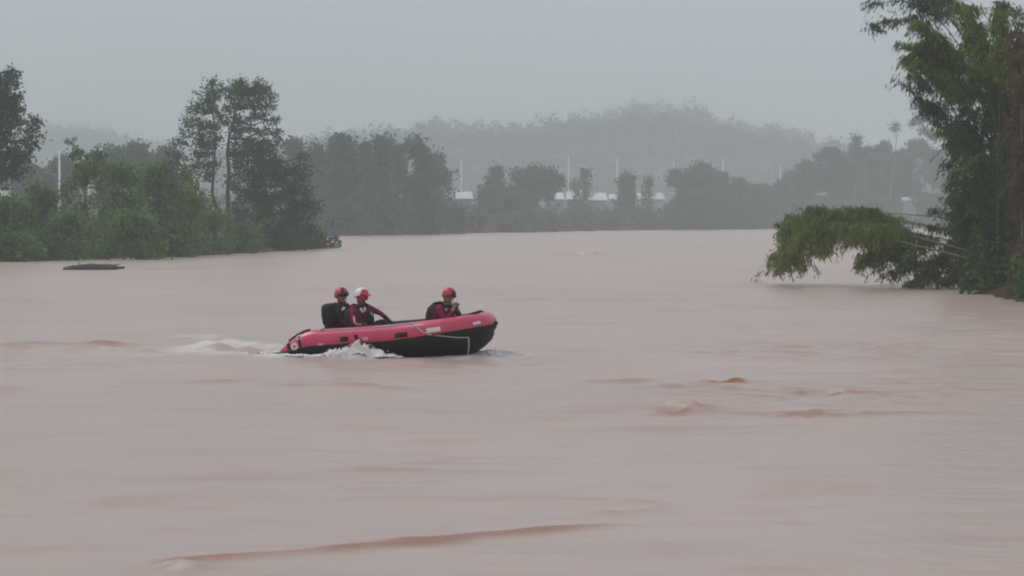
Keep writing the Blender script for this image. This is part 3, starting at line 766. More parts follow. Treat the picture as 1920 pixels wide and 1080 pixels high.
# ------------------------------------------------------------------ bamboo on the right
def bez(p0, p1, p2, t):
    t = t[:, None]; return (1 - t) ** 2 * p0 + 2 * t * (1 - t) * p1 + t ** 2 * p2

def bamboo(label, culms, ml, mc, seed, leaf=(0.24, 0.045), per=13, nodes=26, start=0.35, hang=0.9, blen=0.8, brs=3, D0=105, base=None):
    """culms: list of ((px,py,D) base, (px,py,D) bend, (px,py,D) tip, radius); each culm its own part"""
    rg = np.random.default_rng(3000 + seed)
    P0 = [[np.array(at(*q)) for q in c[:3]] for c in culms]
    b = Vector(base if base else P0[0][0]); ob = np.array(b)
    root = empty('bamboo_clump', b); tag(root, label, 'bamboo', 'bamboo on the right bank')
    LP, LD, tw = [], [], MB()
    for (p0, p1, p2), c in zip(P0, culms):
        t = np.linspace(0, 1, 16); r = c[3]
        MB().tube(bez(p0, p1, p2, t) - ob, r * (1 - 0.85 * t), 6).build('culm', M[mc], root)
        st = c[4] if len(c) > 4 else start
        nodes_ = nodes; nodes = c[5] if len(c) > 5 else nodes_
        tn = st + (1 - st) * rg.uniform(0, 1, nodes) ** 0.9; kn = rg.uniform(st, 1.0, max(3, nodes // 4)); tn = np.where(rg.random(nodes) < 0.55, kn[rg.integers(len(kn), size=nodes)] + rg.normal(size=nodes) * 0.012, tn); tn = np.clip(tn, st, 1)
        C = bez(p0, p1, p2, tn); nodes = nodes_
        for q, tt in zip(C, tn):
            for k in range(brs):
                az = rg.uniform(0, 2 * math.pi); L = blen * rg.uniform(0.35, 1.0) * (2.5 if rg.random() < 0.12 else 1.0)
                out_d = np.array([math.cos(az), math.sin(az) * 0.9, rg.uniform(-0.1, 0.5)])
                e1 = q + out_d * L * 0.55; e2 = e1 + (out_d * 0.45 + np.array([0, 0, -hang * rg.uniform(0.5, 1.2)])) * L * 0.6
                tw.tube([q - ob, e1 - ob, e2 - ob], [0.010, 0.007, 0.003], 3, caps=False)
                u = rg.uniform(0.15, 1.0, per)
                pts = bez(q, e1, e2, u) + rg.normal(size=(per, 3)) * 0.07
                LP.append(pts); LD.append(np.tile(out_d * 0.5 + np.array([0, 0, -hang]), (per, 1)))
    tag(tw.build('twigs', M[mc], root), kind='stuff')
    P = np.concatenate(LP) - ob; Dd = np.concatenate(LD)
    Dd /= np.linalg.norm(Dd, axis=1, keepdims=True)
    ok = P[:, 2] + ob[2] > 0.02
    V, Fq = leaf_quads(P[ok], leaf[0], leaf[1], rg, 0.15, Dd[ok])
    new_mesh('foliage', V, Fq, M[ml], root)
    return root

# 1: culms arching up and to the left, dense olive heads
rg = np.random.default_rng(21)
cu = []
for i in range(9):
    bx_ = rg.uniform(1880, 1960); d = rg.uniform(106, 112)
    tx = rg.uniform(1630, 1765); ty = 10 + (tx - 1650) * rg.uniform(-0.2, 0.2) + rg.uniform(0, 90)
    cu.append(((bx_, 520, d), ((bx_ + tx) / 2 + 25, 190 + rg.uniform(-30, 30), d - 1), (tx - 8, ty + 30, d - 1.5), 0.045, 0.62))
bamboo('bamboo arching up and left with a dense olive leaf head', cu, 'bamboo', 'culm_dark', 1, nodes=27, per=17, brs=4, blen=0.62)
# 2: sparse dark sprays at the top of the frame
cu = []
for i in range(6):
    d = rg.uniform(108, 114); tx = rg.uniform(1612, 1760)
    cu.append(((1900 + rg.uniform(-20, 60), 500, d), (1830, -60, d), (tx, rg.uniform(-10, 70), d - 1), 0.04, 0.66))
bamboo('bamboo with sparse dark drooping sprays at the top of frame', cu, 'bamboo_dark', 'culm_dark', 2, nodes=17, per=9, brs=3, blen=0.75)
# 3: leaning lower culms with drooping dark tails below the head
cu = []
for i in range(9):
    d = rg.uniform(104, 110); tx = rg.uniform(1690, 1800)
    cu.append(((1905 + rg.uniform(-20, 30), 470 + rg.uniform(-40, 40), d), (1840 + rg.uniform(-20, 20), 290, d), (tx, 130 + (tx - 1690) * 0.9 + rg.uniform(-30, 40), d - 1), 0.045, 0.45))
bamboo('leaning bamboo culms with bare stems below the olive head', cu, 'bamboo_dark', 'culm_dark', 3, nodes=18, per=10, brs=3, blen=0.6)
# 4: green heads at the upper right
cu = []
for i in range(8):
    d = rg.uniform(100, 108)
    cu.append(((1900 + rg.uniform(-30, 60), 520, d), (1890 + rg.uniform(-20, 20), 200, d), (rg.uniform(1790, 1890), rg.uniform(-40, 90), d), 0.045, 0.64))
bamboo('upright green bamboo at the upper right before the brown stand', cu, 'bamboo', 'culm_dark', 4, nodes=20, per=13, brs=4, blen=0.6)
# 5: dense dark thicket at the foot
cu = []
for i in range(20):
    d = rg.uniform(101, 112); bx_ = rg.uniform(1800, 1935); tx = bx_ + rg.uniform(-55, 25)
    cu.append(((bx_, 548 - (d - 101) * 0.5, d), (bx_ - 5, 400, d), (max(tx, 1775), rg.uniform(230, 470), d - .5), 0.035, 0.03))
for i in range(12):
    d = rg.uniform(103, 110); bx_ = rg.uniform(1850, 1935)
    cu.append(((bx_, 530, d), (bx_ - 8, 330, d), (bx_ + rg.uniform(-75, 10), rg.uniform(120, 330), d), 0.04, 0.4))
bamboo('dense dark green bamboo thicket at the right waterline', cu, 'bamboo_dark', 'culm_dark', 5, nodes=42, per=15, brs=3, blen=0.7, hang=0.7)
# 6: dead brown stand cut by the frame edge
cu = []
for i in range(16):
    d = rg.uniform(93.5, 97); bx_ = rg.uniform(1908, 1985)
    cu.append(((bx_, 556, d), (bx_ + rg.uniform(-12, 8), 250, d), (bx_ + rg.uniform(-30, 20), rg.uniform(-60, 330), d), 0.04, 0.02))
bamboo('dead brown bamboo stand cut by the right frame edge', cu, 'bamboo_dead', 'culm', 6, nodes=44, per=13, brs=3, blen=0.42, hang=0.8)
# bamboo that goes on along the bank, filling the corner and beyond the frame
for kk, (pc, dd, mm, lb) in enumerate(((1965, 100, 'bamboo', 'green bamboo filling the top right corner behind the brown stand'), (2080, 97, 'bamboo_dark', 'dark bamboo standing on the bank right of the brown stand'), (2190, 104, 'bamboo', 'green bamboo furthest right on the bank'))):
    cu = []
    for i in range(9):
        d = dd + rg.uniform(-2, 3); bx_ = pc + rg.uniform(-30, 45)
        cu.append(((bx_, 548, d), (bx_ - 4, 240, d), (bx_ + rg.uniform(-70, 40), rg.uniform(-80, 160), d), 0.045, 0.3))
    bamboo(lb, cu, mm, 'culm_dark', 20 + kk, nodes=24, per=13, brs=3, blen=0.65)
# 7: fallen culms reaching over the water, leaves hanging from them
cu = [((1905, 494, 103), (1760, 454, 104), (1620, 420, 105.5), 0.06, 0.72),
      ((1900, 504, 102.5), (1740, 466, 103.5), (1590, 428, 105), 0.06, 0.72),
      ((1890, 425, 103.5), (1740, 398, 105), (1520, 394, 109), 0.045, 0.66),
      ((1640, 405, 110), (1450, 378, 112), (1474, 500, 113), 0.03, 0.30),
      ((1620, 410, 111), (1440, 388, 113), (1462, 512, 114), 0.03, 0.32),
      ((1600, 420, 110), (1462, 402, 112), (1490, 476, 113), 0.03, 0.30),
      ((1895, 480, 107), (1650, 408, 112), (1498, 434, 113), 0.04, 0.58),
      ((1895, 470, 107), (1680, 392, 111), (1540, 420, 112), 0.04, 0.56),
      ((1895, 484, 107), (1700, 440, 110), (1560, 440, 111), 0.04, 0.62),
      ((1895, 470, 108), (1700, 394, 111), (1510, 404, 112), 0.04, 0.56)]
rh = np.random.default_rng(93)
for k in range(15):
    bx_ = rh.uniform(1500, 1690); by_ = 402 + rh.uniform(0, 30) + max(0, (bx_ - 1560) * 0.12); d = rh.uniform(107, 111)
    cu.append(((bx_ + 25, by_ - 4, d), (bx_ - 6, by_ - 2, d), (bx_ - rh.uniform(4, 24), by_ + rh.uniform(38, 84), d), 0.014, 0.25, 11))
for k in range(6):
    bx_ = rh.uniform(1478, 1520); d = rh.uniform(110, 113)
    cu.append(((bx_ + 30, 408, d), (bx_ - 14, 400, d), (rh.uniform(1462, 1500), rh.uniform(485, 512), d), 0.016, 0.2, 20))
bamboo('fallen bamboo arching over the water with hanging leaf tails', cu, 'bamboo', 'culm', 7, nodes=24, per=15, brs=3, blen=0.68, hang=1.15)
# 8: dark hanging strands under the fallen culms, nearer the bank
cu = [((1890, 500, 106), (1790, 455, 107), (1690, 440, 108), 0.03, 0.15), ((1890, 520, 105), (1800, 480, 106), (1705, 500, 107), 0.03, 0.15),
      ((1890, 530, 104), (1800, 505, 105), (1720, 515, 106), 0.03, 0.15), ((1895, 480, 106), (1820, 440, 107), (1740, 425, 108), 0.03, 0.2),
      ((1890, 535, 103.5), (1790, 520, 104.5), (1700, 534, 105.5), 0.03, 0.2), ((1870, 440, 107), (1820, 400, 108), (1740, 395, 108), 0.025, 0.3),
      ((1790, 455, 106), (1720, 435, 106), (1692, 515, 106), 0.02, 0.3), ((1820, 462, 106), (1770, 445, 106), (1752, 525, 106), 0.02, 0.3), ((1745, 450, 107), (1690, 432, 107), (1662, 500, 107), 0.02, 0.35),
      ((1700, 440, 107), (1655, 428, 108), (1640, 486, 108), 0.02, 0.4), ((1850, 450, 106), (1810, 438, 106), (1800, 520, 106), 0.02, 0.3)]
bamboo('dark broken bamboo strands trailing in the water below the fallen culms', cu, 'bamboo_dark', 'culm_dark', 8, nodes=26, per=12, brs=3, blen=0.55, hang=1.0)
# 9: thin bare tip reaching furthest left
cu = [((1560, 412, 112), (1500, 418, 113), (1425, 428, 114), 0.012, 0.55), ((1540, 402, 112), (1500, 405, 113), (1455, 412, 114), 0.012, 0.5)]
bamboo('thin bamboo tip with few leaves reaching furthest over the river', cu, 'bamboo_dark', 'culm_dark', 9, nodes=5, per=8, brs=2, blen=0.22)

# ------------------------------------------------------------------ floating log
M['log'] = mat('wet_log', (0.050, 0.044, 0.040), 0.7, 0.4, noise=(2.0, (0.10, 0.085, 0.07), 0.4, 0.7), bump=(9, 0.6, 0.03))
D = water_D(506)
a = at(118, 506, D); c = at(233, 506, D)
t = np.linspace(0, 1, 14)
pp = np.stack([a.x + (c.x - a.x) * t, D + 0.25 * np.sin(t * 3), 0.02 + 0.10 * np.sin(np.clip(t * 1.15, 0, 1) * math.pi * 0.62)], 1) - np.array([(a.x + c.x) / 2, D, 0])
lr = 0.03 + 0.16 * np.clip(np.sin(np.clip(t * 1.0 + 0.06, 0, 1) * math.pi) * 1.8, 0.2, 1) * (1 + 0.35 * vnoise(t * 9 + 3, t * 0))
lm = MB().tube(pp + np.stack([0 * t, 0.1 * vnoise(t * 6, t * 0 + 4), 0.06 * vnoise(t * 7, t * 0 + 9)], 1), lr, 12)
lm.tube([pp[4], pp[4] + np.array([-0.15, 0, 0.18]), pp[4] + np.array([-0.2, 0, 0.3])], [0.05, 0.035, 0.02], 6)
lm.tube([pp[10], pp[10] + np.array([0.2, -0.1, 0.13]), pp[10] + np.array([0.5, -0.15, 0.16])], [0.05, 0.035, 0.02], 6)
lg = lm.build('log', M['log'])
lg.location = ((a.x + c.x) / 2, D, 0); tag(lg, 'dark waterlogged log floating in front of the left bank', 'log')

# ------------------------------------------------------------------ the boat
M['red'] = mat('red_rubber', (0.64, 0.022, 0.095), 0.36, 0.6, coat=0.45, noise=(3.5, (0.50, 0.026, 0.085), 0.4, 0.7))
M['black'] = mat('black_rubber', (0.010, 0.010, 0.011), 0.6, 0.2, noise=(4, (0.020, 0.019, 0.020), 0.4, 0.75))
M['hull'] = mat('hull_rubber', (0.009, 0.010, 0.011), 0.6, 0.2, noise=(3, (0.018, 0.018, 0.019), 0.4, 0.75))
M['floor'] = mat('deck_grey', (0.10, 0.10, 0.105), 0.7, 0.3)
M['white'] = mat('white_patch', (0.72, 0.70, 0.70), 0.6, 0.3)
M['pink'] = mat('faded_patch', (0.70, 0.42, 0.46), 0.6, 0.3)
M['rope'] = mat('rope', (0.55, 0.52, 0.47), 0.9, 0.1)
M['motor'] = mat('motor_black', (0.012, 0.011, 0.014), 0.55, 0.25)
M['steel'] = mat('steel', (0.45, 0.45, 0.47), 0.35, 0.5, metallic=0.8)

boat = empty('inflatable_boat'); boat.matrix_world = BOAT
tag(boat, 'red inflatable rescue boat with black underside and outboard, speeding right', 'boat')

HW = 0.70           # tube centre line half width
XS, XN = -1.96, 1.80
def centre(side, u):
    """u 0..1 from stern tip to the nose, side -1 starboard (near)"""
    s = u * 4.2
    if s < 2.86:
        x = XS + s; y = HW
        if x < -1.35: y = HW
    else:
        a = (s - 2.86) / 1.34 * math.pi / 2
        x = 0.90 + 0.90 * math.sin(a) ; y = HW * math.cos(a) ** 0.85 if a < math.pi / 2 - 1e-6 else 0.0
    z = 0.11 * max(0, (x - 0.1) / 1.7) ** 1.8
    tip = max(0, (-1.30 - x) / 0.66)
    z -= 0.15 * tip ** 1.3
    r = 0.24 * (1 - 0.80 * tip ** 1.7)
    r *= 1 - 0.10 * max(0, (x - 0.9) / 0.9)
    return np.array([x, side * y, z]), r

N = 72; ring = 28
pts, rad = [], []
for i in range(N + 1):
    p, r = centre(-1, i / N); pts.append(p); rad.append(r)
for i in range(N - 1, -1, -1):
    p, r = centre(1, i / N); pts.append(p); rad.append(r)
pts = np.array(pts); rad = np.array(rad)
# rings with a fixed 'up', so the colour split runs level along the tube
T = np.gradient(pts, axis=0); T /= np.linalg.norm(T, axis=1, keepdims=True)
LOW = R(-32) if False else 0.0       # colour split below the tube's equator
def low(i):
    x = pts[i][0]
    return R(-15) + R(8) * float(sstep(-0.2, 1.6, x))
def tube_rings(a0, a1, n, dr=0.0, i0=0, i1=None):
    rg_ = []
    for i in range(i0, len(pts) if i1 is None else i1):
        outw = np.cross(T[i], [0, 0, 1.0]); outw /= np.linalg.norm(outw)       # outboard (starboard first)
        up = np.cross(outw, T[i])
        rg_.append([pts[i] + (rad[i] + dr) * (math.cos(a) * outw + math.sin(a) * up) for a in np.linspace(a0 + (low(i) if a0 <= 0.001 else 0), a1 + (low(i) if abs(a1 - 2 * math.pi) < 1e-6 else 0), n)])
    return rg_
mb = MB(); mb.loft(tube_rings(LOW, math.pi + 0.35, 20), caps=False, closed=False)
mb.add([*tube_rings(LOW, math.pi + 0.35, 20)[0]], [tuple(range(20))]); mb.add([*tube_rings(LOW, math.pi + 0.35, 20)[-1]], [tuple(reversed(range(20)))])
mb.build('tube', M['red'], boat)
mb = MB(); mb.loft(tube_rings(math.pi + 0.35, 2 * math.pi + LOW, 12), caps=False, closed=False)
mb.add([*tube_rings(math.pi + 0.35, 2 * math.pi + LOW, 12)[0]], [tuple(range(12))]); mb.add([*tube_rings(math.pi + 0.35, 2 * math.pi + LOW, 12)[-1]], [tuple(reversed(range(12)))])
mb.build('lower_tube', M['black'], boat)
# rubbing strake along the colour split
sp = [r[0] for r in tube_rings(0.0, .1, 2, 0.008)]
MB().tube(sp, 0.016, 6).build('rubbing_strake', M['black'], boat)
# black wear strip along the inner top of the tube
i0, i1 = 14, len(pts) - 14
mb = MB(); mb.loft(tube_rings(R(96), R(168), 8, 0.006, i0, i1), caps=False, closed=False)
mb.build('wear_strip', M['black'], boat)

# V hull
sec = []
XH = np.linspace(-1.10, 1.90, 26)
for x in XH:
    u = min(1.0, max(0, (x + 1.96)) / 4.2)
    # half width follows the tube
    yy = HW if x < 0.90 else HW * math.cos(math.asin(min(1, (x - 0.90) / 1.06))) ** 0.85
    zt = 0.11 * max(0, (x - 0.1) / 1.7) ** 1.8 - 0.12
    zk = -0.46 + 0.24 * max(0, (x - 1.15) / 0.75) ** 3.0
    zk = min(zk, zt - 0.02)
    yy = max(yy, 0.02) + 0.06
    sec.append([(x, -yy, zt), (x, -yy * 0.86, zt + (zk - zt) * 0.50), (x, -yy * 0.45, zt + (zk - zt) * 0.84), (x, 0, zk), (x, yy * 0.45, zt + (zk - zt) * 0.84), (x, yy * 0.86, zt + (zk - zt) * 0.50), (x, yy, zt)])
MB().loft(sec, caps=True, closed=False).build('hull', M['hull'], boat)
MB().rbox((0.15, 0, -0.14), (2.5, 1.05, 0.04)).build('deck', M['floor'], boat, smooth=False)
MB().rbox((-1.08, 0, 0.02), (0.05, 1.1, 0.46)).build('transom', M['black'], boat, smooth=False)

def on_tube(x, ang, dr=0.0, side=-1):
    """a point and frame on the near tube's skin at length x, angle above the equator"""
    best = min(range(N + 1), key=lambda i: abs(pts[i][0] - x)) if side < 0 else None
    i = best
    outw = np.cross(T[i], [0, 0, 1.0]); outw /= np.linalg.norm(outw); up = np.cross(outw, T[i])
    nrm = math.cos(ang) * outw + math.sin(ang) * up
    return Vector(pts[i] + (rad[i] + dr) * nrm), Vector(T[i]), Vector(nrm)

def patch(name, x, ang, w, h, th, m, parent=boat, slant=0.0):
    p, t_, n_ = on_tube(x, ang); s_ = n_.cross(t_)
    c_, s2 = math.cos(slant), math.sin(slant)
    a_ = t_ * c_ + s_ * s2; b_ = s_ * c_ - t_ * s2
    mt = Matrix((a_, b_, n_)).transposed()
    nx_, mb = 7, MB(); rings = []
    for k in range(nx_):       # bends with the tube
        f = (k / (nx_ - 1) - 0.5) * h; al = f / 0.24
        q = p + b_ * (math.sin(al) * 0.24) - n_ * (0.24 * (1 - math.cos(al)))
        no = (n_ * math.cos(al) + b_ * math.sin(al))
        rings.append([q - a_ * w / 2 - no * .012, q + a_ * w / 2 - no * .012, q + a_ * w / 2 + no * th, q - a_ * w / 2 + no * th])
    mb.loft(rings, True)
    return mb.build(name, m, parent, smooth=False)

# black grab handles with a loop
for x, w in ((-0.62, 0.15), (0.48, 0.24)):
    h_ = patch('grab_handle', x, R(8), w, 0.085, 0.012, M['black'])
    p, t_, n_ = on_tube(x, R(8))
    MB().tube([p - t_ * w * .42 + n_ * .01, p - t_ * w * .3 + n_ * .045, p + t_ * w * .3 + n_ * .045, p + t_ * w * .42 + n_ * .01], 0.014, 6).build('handle_loop', M['motor'], h_)
patch('lashing_patch', -0.36, R(14), 0.06, 0.11, 0.01, M['black'], slant=0.5)
patch('lashing_patch', -1.10, R(66), 0.06, 0.06, 0.012, M['black'])
patch('white_patch', -0.20, R(4), 0.10, 0.05, 0.006, M['pink'])
patch('white_patch', -1.10, R(-8), 0.10, 0.04, 0.006, M['pink'])
patch('name_plate', 1.10, R(14), 0.26, 0.085, 0.007, M['white'])
patch('white_patch', 1.66, R(16), 0.16, 0.05, 0.007, M['white'])
# stern badge: dark band, white disc with a dark emblem inside
patch('stern_band', -1.50, R(20), 0.05, 0.22, 0.006, M['black'])
patch('stern_band', -1.74, R(22), 0.09, 0.13, 0.006, M['black'])
p, t_, n_ = on_tube(-1.60, R(4))
s_ = n_.cross(t_); mt = Matrix((t_, s_, n_)).transposed()
dsc = MB()
rings = [[p + mt @ Vector((r_ * math.cos(a), r_ * math.sin(a) * 0.9, h_)) for a in np.linspace(0, 2 * math.pi, 20, endpoint=False)] for r_, h_ in ((0.075, -0.02), (0.075, 0.012), (0.066, 0.016))]
dsc.loft(rings); bd = dsc.build('badge', M['white'], boat, smooth=False)
tr_ = MB()
rings = [[p + mt @ Vector((r_ * math.cos(a) - .004, r_ * math.sin(a) * 0.9, h_)) for a in np.linspace(0, 2 * math.pi, 16, endpoint=False)] for r_, h_ in ((0.032, 0.010), (0.032, 0.019))]
tr_.loft(rings); tr_.build('emblem', M['red'], bd, smooth=False)
patch('white_patch', -1.52, R(48), 0.10, 0.12, 0.006, M['pink'])
# nose fitting, bow carrying handle
MB().ball((XN + 0.225, 0, 0.11), (0.05, 0.06, 0.04)).build('nose_ring', M['motor'], boat)
hp = [Vector(pts[N - 9]) + Vector((0.02, 0.03, rad[N] + .01)), Vector(pts[N - 6]) + Vector((0.06, 0.06, rad[N] + .03)), Vector((1.72, 0.10, 0.11 + rad[N] + .02)), Vector((1.86, 0.06, 0.11 + rad[N] * 0.85))]
MB().tube(hp, 0.02, 8).build('bow_handle', M['black'], boat)
sp_ = [on_tube(x, R(78), 0.025)[0] for x in np.linspace(-1.72, -1.30, 8)]
MB().tube([sp_[0] - Vector((0, 0, .05))] + [p + Vector((0, 0, -0.012)) for p in sp_] , 0.018, 8).build('stern_handle', M['black'], boat)
# lifeline: from the tube top, hanging across the black hull, then straight down into the water
a0 = on_tube(0.64, R(74), 0.01)[0]; a1 = on_tube(0.92, R(12), 0.012)[0]; a2 = on_tube(1.18, R(-18), 0.02)[0]
a3 = on_tube(1.40, R(-36), 0.03)[0]; a4 = on_tube(1.56, R(-44), 0.035)[0]
q = np.array([a0, on_tube(0.78, R(40), 0.012)[0], a1, on_tube(1.05, R(-6), 0.016)[0], a2, a3, a4])
tt = np.linspace(0, 1, 24); sg = np.linspace(0, 1, len(q))
MB().tube(np.stack([np.interp(tt, sg, q[:, k]) for k in range(3)], 1), 0.009, 6).build('lifeline', M['rope'], boat)
MB().tube([a4, a4 + Vector((0.0, 0.01, -0.12)), a4 + Vector((-0.03, 0.04, -0.24)), a4 + Vector((-0.07, 0.05, -0.40))], [0.012, 0.011, 0.010, 0.009], 6).build('painter_rope', M['rope'], boat)
MB().tube([on_tube(x, R(60), 0.014)[0] + Vector((0, 0, -0.01 * math.sin(x * 9))) for x in np.linspace(-1.2, 0.70, 30)], 0.007, 5).build('grab_line', M['rope'], boat)

# outboard motor on the transom
mot = MB()
mot_root = MB().rbox((-1.20, 0, 0.16), (0.20, 0.22, 0.34)).build('outboard_motor', M['motor'], boat)
rings = []
for z, lx, ly, ox in ((0.26, 0.13, 0.12, 0), (0.30, 0.20, 0.16, -.01), (0.46, 0.215, 0.17, -.015), (0.60, 0.20, 0.165, -.02), (0.665, 0.17, 0.14, -.02), (0.685, 0.10, 0.09, -.01)):
    rings.append([(-1.16 + ox + 0.72 * lx * math.copysign(abs(math.cos(a)) ** 0.45, math.cos(a)), ly * math.copysign(abs(math.sin(a)) ** 0.45, math.sin(a)), z) for a in np.linspace(0, 2 * math.pi, 24, endpoint=False)])
MB().loft(rings).build('cowl', M['motor'], mot_root)
MB().rbox((-1.18, -0.15, 0.21), (0.07, 0.05, 0.05)).build('latch', M['steel'], mot_root, smooth=False)
MB().rbox((-1.24, 0, -0.25), (0.16, 0.08, 0.62)).build('leg', M['motor'], mot_root)
MB().rbox((-1.26, 0, -0.48), (0.36, 0.20, 0.02)).build('cavitation_plate', M['motor'], mot_root, smooth=False)
pr = MB().ball((-1.36, 0, -0.62), (0.12, 0.05, 0.05))
for k in range(3):
    a = k * 2 * math.pi / 3
    pr.rbox((-1.42, 0.09 * math.cos(a), -0.62 + 0.09 * math.sin(a)), (0.015, 0.09, 0.06), Euler((a, 0, 0.5)).to_matrix().to_4x4())
pr.build('propeller', M['steel'], mot_root)
MB().tube([(-1.10, 0.06, 0.30), (-0.92, 0.14, 0.34), (-0.70, 0.20, 0.35)], [0.025, 0.02, 0.022], 8).build('tiller', M['motor'], mot_root)

# ------------------------------------------------------------------ the crew
M['suit_red'] = mat('suit_red', (0.30, 0.018, 0.055), 0.75, 0.2, noise=(9, (0.20, 0.014, 0.04), 0.4, 0.7))
M['suit_pants'] = mat('suit_dark', (0.03, 0.026, 0.038), 0.8, 0.2)
M['suit_blue'] = mat('suit_grey_blue', (0.16, 0.155, 0.20), 0.8, 0.2)
M['vest_black'] = mat('vest_black', (0.022, 0.019, 0.022), 0.8, 0.2, noise=(12, (0.04, 0.035, 0.038), 0.4, 0.7))
M['vest_maroon'] = mat('vest_maroon', (0.085, 0.014, 0.030), 0.8, 0.2, noise=(12, (0.13, 0.018, 0.04), 0.4, 0.7))
M['skin'] = mat('skin', (0.42, 0.23, 0.17), 0.55, 0.35)
M['glove'] = mat('glove', (0.03, 0.03, 0.032), 0.8, 0.2)
M['helmet_red'] = mat('helmet_red', (0.58, 0.02, 0.07), 0.3, 0.5)
M['helmet_white'] = mat('helmet_white', (0.80, 0.79, 0.78), 0.35, 0.5)
M['helmet_black'] = mat('helmet_black', (0.02, 0.016, 0.02), 0.4, 0.4)
M['eye'] = mat('eye_dark', (0.015, 0.012, 0.01), 0.3, 0.5)
M['lip'] = mat('lip', (0.28, 0.10, 0.09), 0.5, 0.3)
M['reflect'] = mat('reflective_tape', (0.75, 0.72, 0.73), 0.5, 0.4)


def hand_chain(wr, dirv, side, curl=0.5):
    """palm and five fingers: list of chains of (pos, radius) from the wrist"""
    d = Vector(dirv).normalized(); s = d.cross(Vector((0, 0, 1)))
    s = s.normalized() if s.length > 0.1 else Vector((0, 1, 0)); n_ = s.cross(d)
    palm = Vector(wr) + d * 0.055
    ch = []
    for k, (off, L) in enumerate(((-0.030, 0.066), (-0.010, 0.078), (0.010, 0.074), (0.030, 0.058))):
        k0 = palm + s * off + d * 0.035
        k1 = k0 + (d * math.cos(curl) - n_ * math.sin(curl)) * L * 0.5
        k2 = k1 + (d * math.cos(curl * 2.2) - n_ * math.sin(curl * 2.2)) * L * 0.5
        ch.append([(k0, .011), (k1, .0095), (k2, .008)])
    t0 = palm + s * (-0.035 * side); t1 = t0 + (s * (-side) * 0.6 + d * 0.8) * 0.035; t2 = t1 + (d - n_ * 0.4) * 0.028
    return palm, ch, [(t0, .013), (t1, .011), (t2, .009)]


